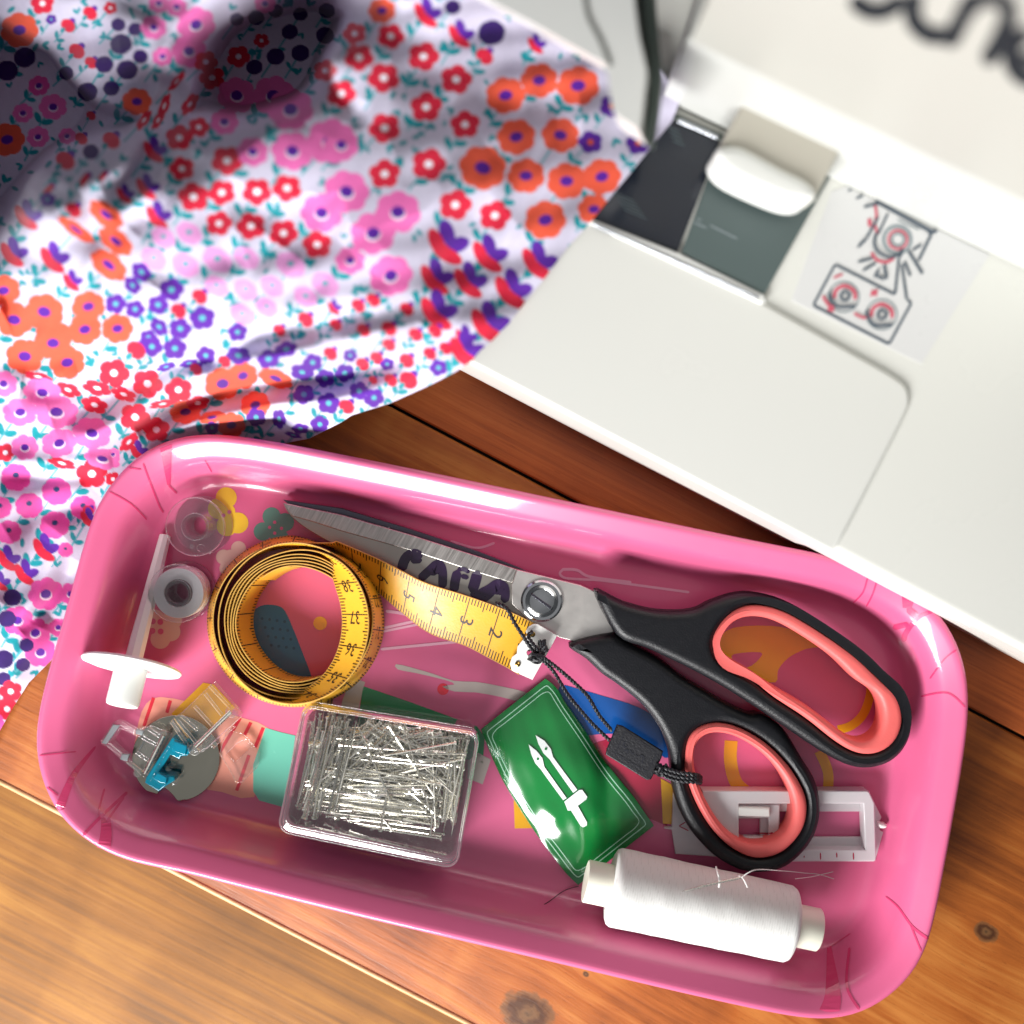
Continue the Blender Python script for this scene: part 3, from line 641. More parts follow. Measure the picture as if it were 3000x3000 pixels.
def tps(P, x, y):
    X = P[:, :2] / 1000; n = len(P)
    K = lambda r2: np.where(r2 > 1e-12, r2 * np.log(r2 + 1e-12), 0)
    A = K(((X[:, None] - X[None]) ** 2).sum(-1)) + np.eye(n) * .002; Q = np.hstack([np.ones((n, 1)), X])
    L = np.block([[A, Q], [Q.T, np.zeros((3, 3))]]); w = np.linalg.solve(L, np.concatenate([P[:, 2], np.zeros(3)]))
    out = w[n] + w[n + 1] * x / 1000 + w[n + 2] * y / 1000
    for i in range(n): out = out + w[i] * K((x / 1000 - X[i, 0]) ** 2 + (y / 1000 - X[i, 1]) ** 2)
    return out
Z = tps(CP, PX, PY)
folds = [([(300, 600), (390, 520), (440, 430), (560, 350)], -.32, 17), ([(340, 640), (440, 540), (520, 420), (600, 340)], .22, 18), ([(390, 680), (490, 570), (570, 440)], -.25, 20), ([(230, 560), (320, 500), (410, 410), (500, 330)], .22, 20), ([(150, 340), (260, 260), (420, 230), (560, 270)], -.6, 26), ([(80, 200), (220, 110), (420, 90)], -.6, 30), ([(60, 760), (200, 700), (330, 690)], -.3, 40), ([(40, 880), (160, 830), (300, 840)], .3, 34), ([(900, 1190), (1050, 1120), (1180, 1050), (1250, 960)], -.3, 26), ([(1050, 1180), (1200, 1110), (1340, 1040)], .2, 20), ([(300, 1150), (420, 1090), (560, 1060), (700, 1075)], -.55, 22), ([(60, 1130), (180, 1150), (320, 1140)], -.5, 26), ([(60, 640), (150, 520), (300, 440), (420, 430)], .5, 36), ([(330, 640), (380, 560), (450, 490), (520, 330), (600, 260)], -.35, 26), ([(430, 640), (470, 500), (540, 380), (620, 300)], .4, 26), ([(300, 560), (400, 500), (470, 420)], -.2, 20), ([(250, 300), (330, 200), (420, 40)], .4, 50),
    ([(0, 1010), (120, 1070), (300, 1100), (500, 1050)], -.35, 40), ([(400, 1270), (560, 1185), (760, 1130), (1000, 1100), (1200, 1030)], -1.5, 26), ([(400, 1310), (560, 1240), (800, 1195), (1000, 1170), (1200, 1095)], .7, 24), ([(440, 1190), (600, 1110), (800, 1050), (1050, 1000), (1250, 940)], .6, 30), ([(500, 1080), (700, 1020), (900, 960), (1100, 900)], -.45, 24), ([(150, 1230), (300, 1180), (420, 1120), (520, 1040)], -.7, 26), ([(200, 1290), (350, 1240), (460, 1170)], .5, 22), ([(620, 1290), (760, 1240), (900, 1215)], -.5, 16), ([(20, 1560), (120, 1500), (240, 1490), (330, 1430)], -.3, 24), ([(60, 1850), (150, 1760), (220, 1640)], -.25, 16), ([(0, 2000), (80, 1900), (130, 1800)], .3, 24), ([(300, 1000), (500, 1080), (700, 1060), (950, 1020)], .4, 45),
    ([(0, 1350), (150, 1365), (330, 1345)], .35, 22), ([(0, 1400), (150, 1395), (300, 1390)], -.3, 22), ([(10, 1900), (110, 1720), (200, 1560), (290, 1450)], .28, 22), ([(0, 1760), (90, 1660), (170, 1560)], -.2, 30), ([(1050, 760), (1200, 600), (1420, 420)], .22, 90), ([(1150, 1000), (1320, 800), (1500, 640)], -.2, 70),
    ([(800, 700), (900, 560), (960, 400)], -.2, 80), ([(1350, 260), (1500, 330), (1700, 320)], -.3, 50), ([(480, 860), (560, 760), (700, 700)], -.25, 60), ([(0, 900), (60, 860), (140, 700)], -.3, 40), ([(700, 960), (800, 1000), (1000, 1000)], -.35, 28), ([(20, 1180), (110, 1130), (230, 1090)], .4, 34), ([(880, 350), (960, 260), (1010, 110)], .5, 30), ([(100, 200), (200, 150), (350, 130)], -.4, 40), ([(420, 260), (520, 230), (640, 330)], .4, 30), ([(10, 460), (90, 380), (130, 250)], -.4, 40)]
for pts, amp, wd in folds:
    C = crv(pts, 10); d2 = np.full(PX.shape, 1e18); tt = np.zeros(PX.shape)
    for k, (c0, c1) in enumerate(zip(C, C[1:])):
        dx, dy = c1[0] - c0[0], c1[1] - c0[1]; t = np.clip(((PX - c0[0]) * dx + (PY - c0[1]) * dy) / (dx * dx + dy * dy + 1e-9), 0, 1)
        d = (PX - c0[0] - t * dx) ** 2 + (PY - c0[1] - t * dy) ** 2; m = d < d2; d2[m] = d[m]; tt[m] = ((k + t) / (len(C) - 1))[m]
    Z = Z + amp * np.exp(-d2 / (2 * wd * wd)) * np.clip(np.sin(np.pi * np.clip(tt, 0, 1)) * 1.6, 0, 1)
def region(poly_, depth, soft):
    global Z
    P_ = np.array(poly_, float); c = np.zeros(PX.shape, bool); bd = np.full(PX.shape, 1e18)
    for i in range(len(P_)):
        a, b = P_[i], P_[(i + 1) % len(P_)]; d = b - a
        c ^= ((a[1] > PY) != (b[1] > PY)) & (PX < d[0] * (PY - a[1]) / (d[1] + 1e-12) + a[0])
        t = np.clip(((PX - a[0]) * d[0] + (PY - a[1]) * d[1]) / (d @ d), 0, 1); bd = np.minimum(bd, np.hypot(PX - a[0] - t * d[0], PY - a[1] - t * d[1]))
    f = np.clip(np.where(c, bd, 0) / soft, 0, 1); Z = Z - depth * f * f * (3 - 2 * f)
region(crv([(-150, 660), (0, 640), (60, 550), (170, 458), (290, 420), (380, 392), (420, 340), (330, 300), (250, 250), (190, 170), (90, 90), (-150, 40)], 5, True), 2.2, 42)
region(crv([(545, 335), (620, 348), (730, 356), (860, 315), (930, 245), (985, 165), (1015, 90), (1005, 25), (850, 20), (700, 40), (620, 110), (570, 220)], 5, True), 3.0, 55)
wr_n = np.sin(PX * .021 + PY * .034 + 2 * np.sin(PY * .006)) * np.sin(PX * .013 - PY * .017 + 1.3) 
Z = Z + .10 * wr_n + .05 * np.sin(PX * .05 + PY * .03 + 3 * np.sin(PX * .011 + PY * .004)) * np.sin(PY * .02 + PX * .01)
Z = np.where(Z > 7.9, 7.9 + (Z - 7.9) * .22, Z); Z = np.maximum(Z, .08)
# print
prt = np.empty(PX.shape + (3,)); prt[:] = lin('#cbc6da')[:3]
HX = {k: np.array(lin(c)[:3]) for k, c in dict(R='#d3233f', O='#e4593f', P='#e46cb0', Q='#dc50a0', L='#e09ad2', V='#5a249a', K='#33195f', W='#efeaf4', C='#541a92', F='#12909a', S='#56a9b4', N='#28406e').items()}
def wr(col, fn, cx, cy, R):
    i0, i1 = max(0, int((cx - R + 400) / step)), min(nx, int((cx + R + 400) / step) + 2); j0, j1 = max(0, int((cy - R + 90) / step)), min(ny, int((cy + R + 90) / step) + 2)
    if i0 >= i1 or j0 >= j1: return
    x = PX[j0:j1, i0:i1] - cx; y = PY[j0:j1, i0:i1] - cy
    a = np.clip(fn(x, y) / 2.6 + .5, 0, 1)[..., None]; prt[j0:j1, i0:i1] = prt[j0:j1, i0:i1] * (1 - a) + col * a
def ell(col, cx, cy, a, b, rot=0, lobes=0, amp=0, ph=0):
    c, s = math.cos(rot), math.sin(rot)
    def fn(x, y):
        u = (x * c + y * s) / a; v = (-x * s + y * c) / b; r = np.hypot(u, v) + 1e-6
        k = 1.0
        if lobes: k = 1 - 1.6 * amp + 1.6 * amp * np.abs(np.cos(lobes / 2 * np.arctan2(v, u) + ph)) ** .7
        return (k - r) * min(a, b)
    wr(col, fn, cx, cy, max(a, b) * 1.2 + 4)
def seg(col, x0, y0, x1, y1, w):
    cx, cy = (x0 + x1) / 2, (y0 + y1) / 2; dx, dy = x1 - x0, y1 - y0; L2 = dx * dx + dy * dy + 1e-9
    def fn(x, y):
        t = np.clip(((x + cx - x0) * dx + (y + cy - y0) * dy) / L2, 0, 1); return w - np.hypot(x + cx - x0 - t * dx, y + cy - y0 - t * dy)
    wr(col, fn, cx, cy, math.sqrt(L2) / 2 + w + 4)
FL = {
 (0, 0): "R240,20,60 V290,110,28 t385,145,45 t510,75,45 R625,45,35 O110,170,95 K140,325,60 K40,400,60 Q220,485,55 K375,415,40 t435,290,50 t515,355,40 K590,365,50 K670,140,40 K765,165,40 K685,250,60 K720,395,58 K795,320,42 K495,520,55 K630,500,45 P870,155,75 P1110,140,110 P1070,290,100 P920,320,60 R1165,350,60 R1350,320,60 R1200,440,65 P1340,540,110 P1545,540,120 O775,575,75 t515,655,30 P130,640,60 P300,605,80 P215,775,65 P380,770,50 O40,790,90 t460,785,40 t630,795,55 R1075,590,65,.5,-55 R1000,460,65,.3,-50 R930,600,70,.35,-70 R895,680,55,.4,-60 R815,680,60,.4,-55 R1015,780,70 R1125,720,55 P1270,690,80 P1645,620,130 T870,850,65 K515,860,45 t370,910,60 R1030,955,65 R1285,910,80 P1430,860,90 P1655,855,120 P1870,800,140 R1095,1115,80 R1255,1090,70 R1455,1085,75 R1625,1065,75 R1240,1265,68 R1420,1280,75 R1605,1320,75 R1795,1385,75 P1820,1205,120 T830,1060,65 T705,1100,50 t475,1020,50,.5,-55 t580,1000,40,.5,-50 t270,1080,50,.5,-50 V270,1130,40 T150,1220,75 T890,1220,70 t415,1190,50 O600,1215,100,.55,38 O430,1300,110,.3,35 O655,1365,100,.55,38 O615,1500,105,.6,38 T70,1430,75 T300,1460,80 T405,1590,55 L925,1345,65 L1070,1320,70 L870,1465,70 L1050,1500,75 L1230,1470,80 L1395,1460,70 L1645,1500,80 L1225,1620,65 L1390,1640,65 L1540,1620,65 L1840,1610,75 L1730,1680,65 L1370,1780,65 L1510,1740,60 V800,1540,58,.75,45 V750,1615,50,.75,50 V970,1640,64 V895,1725,54 V655,1720,55 V765,1750,50 V1145,1800,66 V900,1850,54,.7,45 V1020,1860,58 V1345,1880,50 V840,1910,44 t1130,1680,50 t1010,1760,50 t1730,1810,50 t1580,1870,40 t1900,1840,40 T1890,1740,40 O20,1645,85 O80,1810,95 O250,1765,100 O500,1735,85 O480,1865,85 O665,1860,80 O300,1910,95 K1340,110,38 K1450,100,45 K1560,60,40 K1640,180,45 K1440,380,45 K1560,320,50 K1700,300,50 K1840,200,50 R1480,230,40 P900,20,60 P1500,20,60 P1000,40,60 R1840,400,60 K1850,60,45 K1700,80,40",
 (1000, 0): "T480,75,75 R280,205,70 R100,325,75 R240,440,82 R465,320,80 R650,450,80 R480,605,82 R245,725,82 R700,705,76 R245,985,80 R495,930,88 R645,1160,84 R870,1220,82 R0,530,75 R75,190,60 K630,40,45 K850,185,75 T670,195,70 T1100,250,50 t810,320,55 O930,540,100 O1120,455,95 O1340,485,108 O990,775,98 O1240,765,95 O800,950,120 O1045,995,95 O1275,1025,100 O1475,1000,98 O1155,1245,105 O1430,1185,82 O230,60,70 V1410,805,62 V1680,810,62 V1530,600,62 P30,1085,130 P320,1200,130 P180,1320,130 P50,1475,85 P280,1560,125 P0,820,100 T590,1380,110 T830,1440,95 T1110,1480,95 T530,1570,90 T720,1590,90 T960,1640,100 T540,1760,100 T830,1830,105 T700,1910,60 t95,1730,45 t180,1700,45 t370,1750,45 t125,1870,45 t270,1860,50 t420,1895,45 t530,1875,45",
 (0, 1000): "O140,85,95 O380,120,90 O300,10,90 O1260,240,90 O1375,195,75 O1560,210,90,.5,20 O1445,360,75 O1050,400,80,.75 O1200,430,70,.45,-10 O1310,475,70 R645,180,78 R835,240,78 R1010,275,70 R385,275,68,.5,20 R550,265,75,.5 R700,300,68,.5,20 R535,360,70,.6 R765,430,78 R885,500,68 R215,200,75,.3,12 R920,355,70,.3 R1120,350,60,.6 R520,750,80 R30,630,50 R640,780,40 R730,570,62,.5,-45 R350,690,75,.35,15 P20,240,80 P240,290,110,.75 P115,400,100,.8 P320,400,125,.75 P520,520,112,.8 P335,575,102,.8 P140,600,78 P580,665,105,.55 q90,770,75 q320,850,75 q165,930,70 q310,1040,75 q50,1080,65 q470,940,65 q370,1180,40 q0,940,60 V860,30,55 V990,40,60 V1165,80,50 V1350,80,65,.7 V1520,100,60,.8 V1620,45,58,.7 V1770,120,50 V1710,175,60,.7 V1840,210,50 V1720,300,55 V1860,350,58 V1450,430,50 V1580,440,50,.7,80 V1810,470,48 V1200,490,35 V1700,495,45,.6 V1070,125,50,.4 V940,145,50,.4 V1660,530,45,.3 t770,50,60 t1270,115,40 t1110,160,40 t1870,70,45 t500,960,35 T250,1170,70 T40,1230,65 T140,1310,65 T0,1360,50 T780,620,50 T500,1000,50 Q260,1430,90 Q100,1580,80 Q200,1650,80 Q400,1430,60 Q230,1760,80 Q330,1620,50 K40,1570,50 K70,1450,50 K20,1800,55 K150,1720,40 K130,1830,40 K20,1910,40 P400,1700,50 P640,640,40 R400,1880,50",
 (1000, 1000): "t270,20,42 t120,130,42 t200,95,42 t370,110,48 t500,70,42 t590,40,42 t380,220,58 t280,220,42 t30,370,48 t180,220,28 V100,280,50 V185,320,52 V550,150,46 V20,180,50 V260,130,36 V50,80,36 T700,50,95",
 (0, 2000): "R60,50,60 R40,150,60 Q-40,230,60"}
L_ = []
for (ox, oy), s in FL.items():
    for w in s.split():
        a = w[1:].split(','); v = [float(t) for t in a]; L_.append((w[0], ox + v[0] / 1.932, oy + v[1] / 1.932, v[2] / 1.932, v[3] if len(v) > 3 else .92, math.radians(v[4]) if len(v) > 4 else random.uniform(-.3, .3)))
L_ = [(t, x, y, r * (1.3 if t == 'T' else 1.22 if t == 't' else 1.05 if t in 'K' else 1.02 if t == 'P' else 1.15), a, ro) for (t, x, y, r, a, ro) in L_]
rr = random.Random(3)
for (t, x, y, r, a, ro) in L_:      # stems and leaves first
    if t in 'KP' and rr.random() < .5: pass
    an = math.radians(rr.uniform(118, 136)); ln = r + rr.uniform(28, 60); ex, ey = x + math.cos(an) * ln, y + math.sin(an) * ln
    sw = 2.0 if t in 'LVtq' else 3.1
    seg(HX['S'], x, y, ex, ey, sw); lr = max(10, min(19, r * .42))
    for k in (0, 1):
        if rr.random() < .78:
            f = r + (ln - r) * rr.uniform(.3, .9); lx, ly = x + math.cos(an) * f, y + math.sin(an) * f; la = an + (-1 if k else 1) * rr.uniform(.7, 1.1) + math.pi
            ell(HX['F'], lx + math.cos(la) * lr * 1.1, ly + math.sin(la) * lr * 1.1, lr, lr * .5, la)
for _ in range(1500):
    x, y = rr.uniform(-60, 1900), rr.uniform(-60, 2100)
    if min(math.hypot(x - q_[1], y - q_[2]) - q_[3] for q_ in L_) > 7:
        an = rr.uniform(0, 6.28); r = rr.uniform(9, 14); ell(HX['F'], x, y, r, r * .5, an); 
        if rr.random() < .6: ell(HX['F'], x + math.cos(an + 2) * r, y + math.sin(an + 2) * r, r * .8, r * .42, an + 1.2)
for (t, x, y, r, a, ro) in L_:
    ph = rr.uniform(0, 6)
    if t == 'R': ell(HX['R'], x, y, r, r * a, ro, 5, .15, ph); ell(HX['W'], x, y, r * .24, r * a * .24, ro)
    elif t == 'O': ell(HX['O'], x, y, r, r * a, ro, 7, .08, ph); ell(HX['C'], x, y, r * .33, r * a * .27, ro)
    elif t in 'PQ': ell(HX[t], x, y, r, r * a, ro, 7, .09, ph); ell(HX['W'] * .8 + HX[t] * .2, x, y + r * .07, r * .34, r * a * .31, ro); ell(HX['C'], x, y, r * .29, r * a * .27, ro)
    elif t == 'q': ell(HX['Q'], x, y, r, r * a, ro, 8, .06, ph); ell(HX['N'], x, y - r * .15, r * .2, r * .18, ro)
    elif t == 'L': ell(HX['L'], x, y, r, r * a * .8, .6, 6, .05, ph); ell(HX['S'], x, y - r * .08, r * .2, r * .17, 0)
    elif t == 'V': ell(HX['V'], x, y, r, r * a, ro, 5, .13, ph); ell(HX['S'] if x < 1400 else HX['O'], x, y, r * .25, r * a * .25, ro)
    elif t == 'K': ell(HX['K'], x, y, r, r * a, ro, 6, .03, ph)
    elif t == 'T':
        ell(HX['F'], x - r * .38, y + r * .5, r * .3, r * .2, -.8)
        ell(HX['V'], x + r * .05, y - r * .45, r * .52, r * .3, 1.25); ell(HX['V'], x + r * .45, y + r * .05, r * .52, r * .3, -.35)
        ell(HX['R'], x - r * .35, y - r * .05, r * .6, r * .28, 1.15); ell(HX['R'], x + r * .1, y + r * .45, r * .62, r * .28, .5); ell(HX['R'], x - r * .15, y + r * .25, r * .3, r * .28, 0)
    elif t == 't':
        ell(HX['V'], x + r * .35, y - r * .4, r * .45, r * .35, -.7); ell(HX['R'], x, y, r * .8, r * .62 * (a if a < .9 else 1), .7 if a > .9 else ro); ell(HX['F'], x - r * .55, y + r * .45, r * .3, r * .2, -.8)
ins = IN
need = np.zeros((ny, nx), bool)
fk = ins[:-1, :-1] | ins[1:, :-1] | ins[:-1, 1:] | ins[1:, 1:]
for dj in (0, 1):
    for di in (0, 1): need[dj:ny - 1 + dj, di:nx - 1 + di] |= fk
out = need & ~ins; QX, QY = PX.copy(), PY.copy(); bx, by = nearest(PX[out], PY[out]); QX[out] = bx; QY[out] = by
ct, stt = math.cos(TILT), math.sin(TILT); DX = (QX - 1500) / FPX; DY0 = -(QY - 1500) / FPX
DY = DY0 * ct + stt; DZ = DY0 * stt - ct; T_ = (Z - CAMZ) / DZ
idx = -np.ones((ny, nx), np.int64); idx[need] = np.arange(need.sum())
VC = np.stack([DX * T_, DY * T_, Z], -1)[need]
fj, fi = np.nonzero(fk); quads = np.stack([idx[fj, fi], idx[fj + 1, fi], idx[fj + 1, fi + 1], idx[fj, fi + 1]], 1)
me = bpy.data.meshes.new('fabric'); FO = W(700, 900, 0); VC = (VC - np.array(FO)) * S
me.vertices.add(len(VC)); me.vertices.foreach_set('co', VC.astype(np.float32).ravel())
me.loops.add(quads.size); me.loops.foreach_set('vertex_index', quads.ravel().astype(np.int32))
me.polygons.add(len(quads)); me.polygons.foreach_set('loop_start', np.arange(0, quads.size, 4, dtype=np.int32)); me.polygons.foreach_set('loop_total', np.full(len(quads), 4, np.int32))
me.update(calc_edges=True)
ca = me.color_attributes.new('print', 'FLOAT_COLOR', 'POINT'); ca.data.foreach_set('color', np.concatenate([prt[need], np.ones((need.sum(), 1))], 1).astype(np.float32).ravel())
fab = link('floral_fabric', me, M['cloth'], None, 180); fab.location = FO * S
tag(fab, 'crumpled white cotton with pink, coral and violet flower print draped over the machine', 'fabric')

# ================================================================== scissors
sc = root('scissors', W(1587, 1760, TF), 'long steel scissors with black and coral handles and purple marker writing on the blade', 'scissors')
plate('back_blade', [[(829, 1464), (1000, 1489), (1200, 1549), (1400, 1615), (1520, 1662), (1680, 1740), (1600, 1770), (1300, 1670), (1000, 1560), (862, 1492)]], TF + .12, TF + .3, M['steel_dark'], sc, bev=.02)
bl = plate('front_blade', [crv([(829, 1474), (852, 1512), (900, 1550), (960, 1585)], 4) + [(1100, 1652), (1300, 1740), (1480, 1808), (1600, 1850), (1690, 1882), (1760, 1878), (1800, 1852), (1745, 1734), (1700, 1714), (1515, 1668), (1400, 1632), (1200, 1567), (1000, 1508)]], TF + .34, TF + .6, M['steel_mid'], sc, bev=.025)
# ground bevel along the edge and the thicker root
plate('blade_bevel', [[(832, 1474), (1000, 1508), (1200, 1566), (1400, 1630), (1513, 1668), (1500, 1708), (1400, 1678), (1200, 1612), (1000, 1556), (920, 1530), (856, 1512)]], TF + .5, TF + .635, M['ground'], sc, bev=.03)
plate('blade_root', [[(1515, 1669), (1700, 1714), (1745, 1734), (1800, 1852), (1690, 1882), (1640, 1868), (1560, 1830), (1500, 1770), (1498, 1715)]], TF + .5, TF + .68, M['steel'], sc, bev=.03)
c0 = W(1587, 1760, TF + .68)
scr = lathe('pivot_screw', [(0, .66), (.06, .66), (.1, .6), (.1, .52), (.16, .5), (.2, .42), (.18, .38), (.2, .3), (.23, .15), (.24, 0.01)], c0, (0, 0, 1), M['screw'], sc, seg=48, smooth=30)
plate('screw_slot', [[(1557, 1744), (1562, 1740), (1616, 1778), (1612, 1785)]], TF + .86, TF + .935, M['steel_dark'], scr, bev=.01)
HB = .42
upo = crv([(1742, 1730), (1830, 1766), (1930, 1790), (2030, 1788), (2085, 1764), (2150, 1742), (2210, 1738), (2300, 1760), (2400, 1815), (2500, 1885), (2600, 1975), (2652, 2040), (2674, 2110), (2672, 2160), (2645, 2210), (2600, 2243), (2540, 2255), (2480, 2243), (2400, 2200), (2300, 2132), (2200, 2065), (2100, 2003), (2000, 1950), (1900, 1903), (1808, 1862)], 4, True)
upi = [(2085, 1880), (2129, 1807), (2181, 1776), (2233, 1772), (2310, 1795), (2414, 1857), (2517, 1930), (2585, 1998), (2628, 2031), (2649, 2093), (2644, 2140), (2621, 2183), (2580, 2209), (2538, 2215), (2497, 2204), (2440, 2168), (2362, 2105), (2259, 2038), (2207, 1992), (2145, 1959), (2103, 1928)]
plate('handle', [upo, soft_loop([((x - 2360) * .985 + 2360, (y - 1990) * .985 + 1990) for x, y in upi])], TF + .5, TF + 1.45, M['black_plastic'], sc, bev=.3, res=4, smooth=60)
coi = [(2106, 1880), (2124, 1849), (2160, 1815), (2207, 1806), (2269, 1818), (2362, 1870), (2450, 1932), (2517, 1999), (2569, 2030), (2590, 2078), (2587, 2129), (2569, 2160), (2537, 2177), (2497, 2168), (2440, 2124), (2362, 2067), (2290, 2026), (2197, 1969), (2129, 1947), (2110, 1915)]
plate('grip_insert', [soft_loop(upi), soft_loop(coi)], TF + .45, TF + 1.5, M['coral'], sc, bev=.2, res=4, smooth=60)
lwo = crv([(1668, 1890), (1720, 1935), (1766, 1978), (1810, 2008), (1880, 2065), (1930, 2130), (1962, 2207), (1970, 2291), (1992, 2374), (2024, 2435), (2066, 2485), (2107, 2521), (2157, 2549), (2198, 2561), (2252, 2561), (2306, 2545), (2355, 2505), (2389, 2457), (2406, 2399), (2405, 2337), (2389, 2283), (2355, 2228), (2300, 2140), (2238, 2096), (2197, 2093), (2129, 2062), (2052, 2016), (1999, 1983), (1932, 1932), (1828, 1875), (1790, 1858)], 4, True)
lui = [(2009, 2217), (2016, 2171), (2041, 2135), (2078, 2122), (2119, 2120), (2176, 2138), (2238, 2174), (2290, 2221), (2331, 2272), (2364, 2336), (2368, 2378), (2359, 2426), (2331, 2468), (2290, 2504), (2233, 2519), (2181, 2509), (2119, 2468), (2072, 2411), (2039, 2352), (2021, 2305), (2008, 2259)]
plate('handle', [lwo, soft_loop([((x - 2185) * .985 + 2185, (y - 2320) * .985 + 2320) for x, y in lui])], TF + .08, TF + 1.05, M['black_plastic'], sc, bev=.3, res=4, smooth=60)
lci = [(2035, 2243), (2034, 2197), (2052, 2166), (2078, 2150), (2124, 2150), (2171, 2166), (2233, 2207), (2285, 2264), (2316, 2321), (2326, 2373), (2316, 2424), (2285, 2457), (2248, 2474), (2207, 2476), (2160, 2461), (2114, 2419), (2078, 2362), (2048, 2300)]
plate('grip_insert', [soft_loop(lui), soft_loop(lci)], TF + .02, TF + 1.1, M['coral'], sc, bev=.2, res=4, smooth=60)
SB = bvh([o for o in bpy.data.objects if o.parent == sc and o.name.startswith(('front_blade', 'blade_bevel', 'blade_root'))])
def Zm(p): return [(1050 + a / 4.83, 1550 + b / 4.83) for a, b in p]
def Zn(p): return [(1400 + a / 4.83, 1650 + b / 4.83) for a, b in p]
print_strokes('marker_writing', [(Zm([(900, 400), (800, 350), (700, 380), (640, 470), (610, 600)]), 30), (Zm([(900, 440), (740, 450)]), 18), (Zm([(860, 720), (1000, 590), (1130, 490), (1190, 600), (1190, 840)]), 26), (Zm([(1000, 640), (1100, 560), (1120, 640)]), 30), (Zm([(1350, 900), (1370, 730), (1410, 580)]), 28), (Zm([(1400, 570), (1500, 570), (1570, 620)]), 13), (Zm([(1450, 660), (1560, 690)]), 14),
    (Zm([(1690, 590), (1650, 750), (1600, 900)]), 32), (Zm([(1590, 900), (1750, 960), (1860, 880), (1930, 800)]), 34), (Zn([(0, 440), (150, 370), (270, 290), (360, 310), (390, 430), (370, 560)]), 26), (Zn([(200, 420), (300, 350), (330, 450)]), 34)], M['marker'], bl, SB, off=.008)

# ================================================================== measuring tape
mt = root('measuring_tape', W(865, 1820, TF), 'yellow tape measure coiled in the tray with its metal end beside the scissors screw', 'tape measure')
def ring_key(u):
    """(cx, cy, rx, ry, z) of the two edges of the tape at turn u: edge 0 (lower/inner) and edge 1 (upper/outer)"""
    B = ((866, 1820, 260, 252, .35), (858, 1818, 232, 226, 1.75)); 
    A0 = (826, 1822, 178, 214); A1 = (860, 1826, 220, 236)
    return B, A0, A1
def sm(a, b, x): t = min(1, max(0, (x - a) / (b - a))); return t * t * (3 - 2 * t)
def tape_edges(u):
    th = math.radians(58) + 2 * math.pi * u; c, s = math.cos(th), -math.sin(th)
    def E(k): return (k[0] + k[2] * c, k[1] + k[3] * s, k[4])
    right = .5 + .5 * c
    lowB, highB = E((866, 1820, 258, 250, TF + .03)), E((858, 1818, 234, 228, TF + 1.7))
    # loop A: inner edge low on the left, high on the right where the band lies on the others
    lowA = E((826, 1822, 178, 213, TF + .15 + 1.6 * sm(.25, .8, right))); highA = E((860, 1826, 220, 236, TF + 1.75 + .55 * sm(.25, .8, right)))
    k = max(0, u - 2); r = 213 - 8.5 * k + 1.5 * math.sin(5 * th + k)
    hiI = E((868, 1826, r, r * .99, TF + 1.68 - .1 * right)); loI = E((868 + 40, 1820, r - 10, r - 10, TF + .04))
    def mx(a, b, t): return tuple(a[i] + (b[i] - a[i]) * t for i in range(3))
    t1 = sm(.93, 1.12, u); t2 = sm(1.9, 2.14, u)
    lo = mx(mx(lowB, lowA, t1), loI, t2); hi = mx(mx(highB, highA, t1), hiI, t2)
    return lo, hi
tl_hi = crv([(985, 1586), (1060, 1618), (1114, 1642), (1180, 1675), (1248, 1709), (1362, 1745), (1450, 1776), (1520, 1805), (1570, 1830)], 8)
tl_lo = crv([(1010, 1640), (1050, 1690), (1114, 1740), (1176, 1792), (1259, 1854), (1362, 1890), (1430, 1925), (1492, 1958), (1520, 1975)], 8)
rows = []      # from the metal end to the middle of the coil
n = 46
H_ = resample(tl_hi, n); L2_ = resample(tl_lo, n)
for i in range(n - 1, -1, -1):
    f = i / (n - 1); zh = TF + .72 + .5 * (1 - f) ** 1.5 + .05 * math.sin(f * 9); zl = TF + .12 + .1 * math.sin(f * 7) ** 2 + (.35 if f > .85 else 0) * (f - .85) * 6
    if f < .16: zl += 0
    rows.append((W(L2_[i].x, L2_[i].y, max(TF + .05, zl + .45 * sm(.45, 1, f))), W(H_[i].x, H_[i].y, zh)))
lo_s, hi_s = tape_edges(0.0)
for k in range(0, 900):
    u = .0 + k / 110
    if u > 7.2: break
    lo, hi = tape_edges(u); a, b = W(*lo), W(*hi)
    if u < .1:
        f = sm(0, .1, u); la, lb = rows[n - 1]; a = la.lerp(a, f) if k else la.lerp(a, .0); b = lb.lerp(b, f)
        if k == 0: continue
    rows.append((a, b))
# arc length
sl = [0.0]
for (a, b), (c, d) in zip(rows, rows[1:]): sl.append(sl[-1] + (((c + d) - (a + b)) / 2).length)
sl = np.array(sl)
def tape_pt(s, w, off=0.0):
    i = int(np.searchsorted(sl, s)) - 1; i = max(0, min(len(rows) - 2, i)); f = (s - sl[i]) / (sl[i + 1] - sl[i])
    a = rows[i][0].lerp(rows[i + 1][0], f); b = rows[i][1].lerp(rows[i + 1][1], f)
    p = a.lerp(b, w)
    if off:
        t = (rows[i + 1][0] + rows[i + 1][1] - rows[i][0] - rows[i][1]).normalized(); nn = (b - a).cross(t).normalized(); p = p + nn * off
    return p
V = []; F = []; WN = 5; th_ = .022
for i, (a, b) in enumerate(rows):
    t = (rows[min(i + 1, len(rows) - 1)][0] - rows[max(i - 1, 0)][0]).normalized(); nn = (b - a).cross(t).normalized()
    for sgn in (1, -1):
        for j in range(WN): V.append(a.lerp(b, j / (WN - 1)) + nn * th_ * .5 * sgn)
